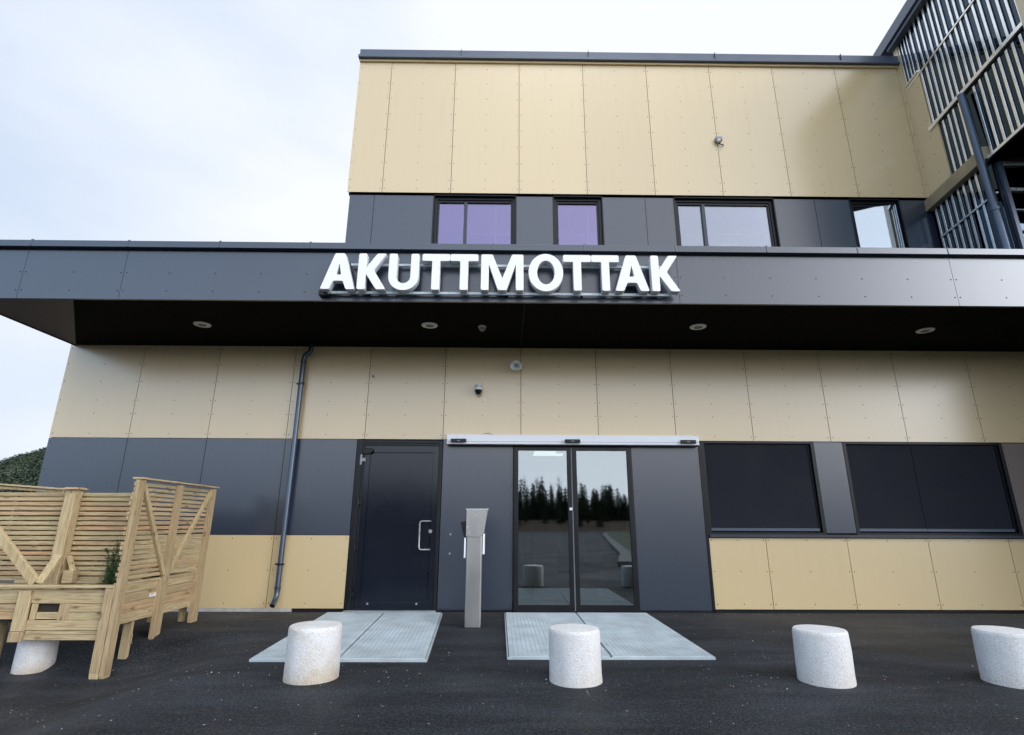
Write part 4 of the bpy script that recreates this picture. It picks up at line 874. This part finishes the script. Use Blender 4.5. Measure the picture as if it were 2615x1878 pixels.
# reaching side twigs
# ------------------------------------------------------------------ far wooded hill (left)
hl = MB(); rr = random.Random(21)
dirL = Vector((-.66, .75, 0))
def hill_h(x, y):
    # ridge rising to the right as seen from the camera
    a = math.atan2(x, y); d = math.hypot(x, y)
    top = 93*math.exp(-((math.degrees(a)+33)/12)**2) * (1-math.exp(-(max(0, d-390)/200)**2))
    return top*1.05
hv = []; na = 60; nd = 26
for i in range(nd):
    for k in range(na):
        a = R(-80+110*k/(na-1)); d = 380+26*i; x, y = math.sin(a)*d, math.cos(a)*d
        hv.append(Vector((x, y, hill_h(x, y)-1.0 + 1.5*noise.noise(Vector((x*.03, y*.03, 0))))))
hl.v = hv; hl.f = [[i*na+k, i*na+k+1, (i+1)*na+k+1, (i+1)*na+k] for i in range(nd-1) for k in range(na-1)]; hl.mi = [0]*len(hl.f)
tag(hl.build('hill', M['grass'], smooth=True), kind='structure')
def forest_mat():
    m, t, b = newmat('forest_foliage'); L = t.links; g_ = t.nodes.new('ShaderNodeNewGeometry'); c = t.nodes.new('ShaderNodeTexCoord')
    n = t.nodes.new('ShaderNodeTexNoise'); n.inputs['Scale'].default_value = .045; n.inputs['Detail'].default_value = 5; L.new(c.outputs['Object'], n.inputs['Vector'])
    cr = t.nodes.new('ShaderNodeValToRGB'); e = cr.color_ramp.elements; e[0].position = .3; e[0].color = (.024, .040, .031, 1); e[1].position = .7; e[1].color = (.075, .095, .058, 1); L.new(n.outputs[0], cr.inputs[0])  # distance haze is put into the foliage colours, greyer and bluer
    r = t.nodes.new('ShaderNodeMapRange'); r.inputs['To Min'].default_value = .6; r.inputs['To Max'].default_value = 1.5; L.new(g_.outputs['Random Per Island'], r.inputs[0])
    v = t.nodes.new('ShaderNodeVectorMath'); v.operation = 'SCALE'; L.new(cr.outputs[0], v.inputs[0]); L.new(r.outputs[0], v.inputs['Scale']); L.new(v.outputs[0], b.inputs['Base Color']); b.inputs['Roughness'].default_value = .9
    b.inputs['Specular IOR Level'].default_value = .1
    return m
M['forest'] = forest_mat()
ff = MB()
for k in range(9000):
    a = R(rr.uniform(-49, -34)); d = rr.uniform(390, 780); x, y = math.sin(a)*d, math.cos(a)*d; z = hill_h(x, y); cr_ = rr.uniform(1.9, 3.6); ch_ = cr_*rr.uniform(1.0, 1.6)
    for q in range(30):
        v = Vector((rr.gauss(0, 1), rr.gauss(0, 1), rr.gauss(0, 1))).normalized()*rr.uniform(.7, 1.05)
        p = Vector((x+v.x*cr_, y+v.y*cr_, z+ch_*.9+v.z*ch_)); s_ = rr.uniform(.5, .95)
        u_ = (v + Vector((rr.uniform(-.6, .6), rr.uniform(-.6, .6), rr.uniform(-.2, .9)))).normalized(); o1 = u_.orthogonal().normalized()*s_; o2 = u_.cross(o1).normalized()*s_*.8
        ff.add([p-o1, p-o2*.9, p+o1*.9, p+o2], [(0, 1, 2, 3)])
def raw_build(mb, name, mat):
    me = bpy.data.meshes.new(name); me.from_pydata(mb.v, [], mb.f); me.materials.append(mat); o = bpy.data.objects.new(name, me); col.objects.link(o); return o
tag(raw_build(ff, 'forest', M['forest']), 'dense dark green forest covering the distant hill at the left', 'forest', kind='stuff')

# ------------------------------------------------------------------ what the glass mirrors: wood, bank, verge across the road
wd_ = MB(); rr = random.Random(9)
for k in range(1350):
    x = -90 + 180*((k % 900) + (.5 if k >= 900 else 0))/900*(1 if k < 900 else 2) - (0 if k < 900 else 0) + rr.uniform(-1, 1); y = -98 + rr.uniform(-10, 7); h = 7.6 + 2.8*noise.noise(Vector((x*.06, 3, 0))) + rr.uniform(-2.6, 2.2) + (2 if rr.random() < .08 else 0)
    if k >= 900: h *= .52; y += 8
    birch = noise.noise(Vector((x*.09, 7, 0))) + rr.uniform(-.25, .25) > .16
    if not birch:
        wd_.tube([(x, y, 0), (x, y, h)], [.16, .02], 5)
        tiers = 13
        for t_ in range(tiers):
            f_ = t_/tiers; zc = h*(.12+.88*f_); rad = (1-f_)**.75*h*.20+.10; nb = 8
            for b_ in range(nb):
                a = 6.283*b_/nb + rr.uniform(-.3, .3); l = rad*rr.uniform(.35, 1.25); tip = Vector((x+math.cos(a)*l, y+math.sin(a)*l, zc-l*.35)); w_ = Vector((-math.sin(a), math.cos(a), 0))*l*.28
                base = Vector((x, y, zc+h*.045)); wd_.add([base, tip-w_, tip+Vector((0, 0, -.15)), tip+w_], [(0, 1, 2, 3)])
    else:
        wd_.tube([(x, y, 0), (x+rr.uniform(-.3, .3), y, h*.95)], [.12, .02], 5)
        for b_ in range(34):
            z = h*rr.uniform(.3, .95); a = rr.uniform(0, 6.28); l = h*.22*(1.1-z/h)+.5; p0 = Vector((x, y, z)); p1 = p0+Vector((math.cos(a)*l*.5, math.sin(a)*l*.5, l*.9)); wd_.tube([p0, p1], [.035, .012], 3)
            for q in range(3):
                p2 = p0.lerp(p1, rr.uniform(.3, .9)); wd_.tube([p2, p2+Vector((rr.uniform(-.5, .5), rr.uniform(-.5, .5), rr.uniform(.2, .8)))], [.014, .006], 3)
M['woodland'] = pmat('dark_spruce', (.022, .032, .018), .9, spec=.1, var=.4, vscale=.4)
tag(raw_build(wd_, 'woodland', M['woodland']), 'dark spruce and bare birch wood across the road, mirrored in the door glass', 'woodland', kind='stuff')
bnk = MB(); bnk.hexa([(-140, -90, -.05), (150, -90, -.05), (150, -80, -.05), (-140, -80, -.05), (-140, -90, 1.9), (150, -90, 1.9), (150, -84, 1.1), (-140, -84, 1.1)])
tag(bnk.build('hillside', M['bank']), kind='structure')
vg = MB(); pts_o = [(3.8, -.5), (4.9, -5.5), (6.2, -14), (7.6, -23), (9.2, -33), (11, -45), (14, -60), (20, -76)]
for (ax_, ay_), (bx_, by_) in zip(pts_o, pts_o[1:]): vg.prism([(ax_, ay_, .02), (bx_, by_, .02), (bx_+30, by_+8, .02), (ax_+30, ay_+8, .02)][::-1], (0, 0, .10))
tag(vg.build('verge', M['grass']), kind='structure')
pv = MB()
for (ax_, ay_), (bx_, by_) in zip(pts_o, pts_o[1:]): pv.prism([(ax_-.45, ay_-.1, .02), (bx_-.45, by_-.1, .02), (bx_, by_, .02), (ax_, ay_, .02)], (0, 0, .12))
tag(pv.build('pavement', M['kerb']), kind='structure')

# ------------------------------------------------------------------ things inside the lobby
t = empty('waste_bin', (1.55, 10.2, 0), 'dark round waste bin with a pale label band inside the glass sliding door', 'bin')
MB().lathe((1.55, 10.2, 0), [(.15, 0), (.16, .02), (.16, .86), (.165, .87), (.165, .95), (.12, .99), (.02, 1.0)], n=28).build('body', M['blackmetal'], t, smooth=True)
MB().lathe((1.55, 10.2, .55), [(.1605, 0), (.163, .002), (.163, .15), (.1605, .152)], n=28).build('label_band', M['interior'], t)
t = empty('wheelchair', (.42, 10.4, 0), 'folded dark wheelchair standing inside the left door leaf', 'wheelchair')
M['blueseat'] = pmat('dark_blue_seat', (.02, .05, .10), .6)
for x in (.30, .52):
    m_ = MB(); pts = [(x, 10.4+.29*math.cos(a), .30+.29*math.sin(a)) for a in [2*math.pi*i/28 for i in range(29)]]; m_.tube(pts, .014, 8); pts = [(x, 10.4+.24*math.cos(a), .30+.24*math.sin(a)) for a in [2*math.pi*i/28 for i in range(29)]]; m_.tube(pts, .007, 6)
    for q in range(8): m_.tube([(x, 10.4, .30), (x, 10.4+.27*math.cos(q*.785), .30+.27*math.sin(q*.785))], .003, 4)
    m_.build('wheel', M['grey'], t)
    m_ = MB(); m_.tube([(x, 10.6, .2), (x, 10.6, .98), (x, 10.72, 1.0)], .012, 8); m_.tube([(x, 10.6, .5), (x, 10.15, .5), (x, 10.0, .12)], .012, 8); m_.tube([(x, 10.6, .7), (x, 10.2, .7), (x, 10.2, .5)], .012, 8); m_.build('side_frame', M['steel'], t)
MB().box(.31, .51, 10.15, 10.6, .49, .52).build('seat', M['blueseat'], t, bevel=.01)
MB().box(.31, .51, 10.59, 10.62, .52, .95).build('backrest', M['blueseat'], t, bevel=.01)
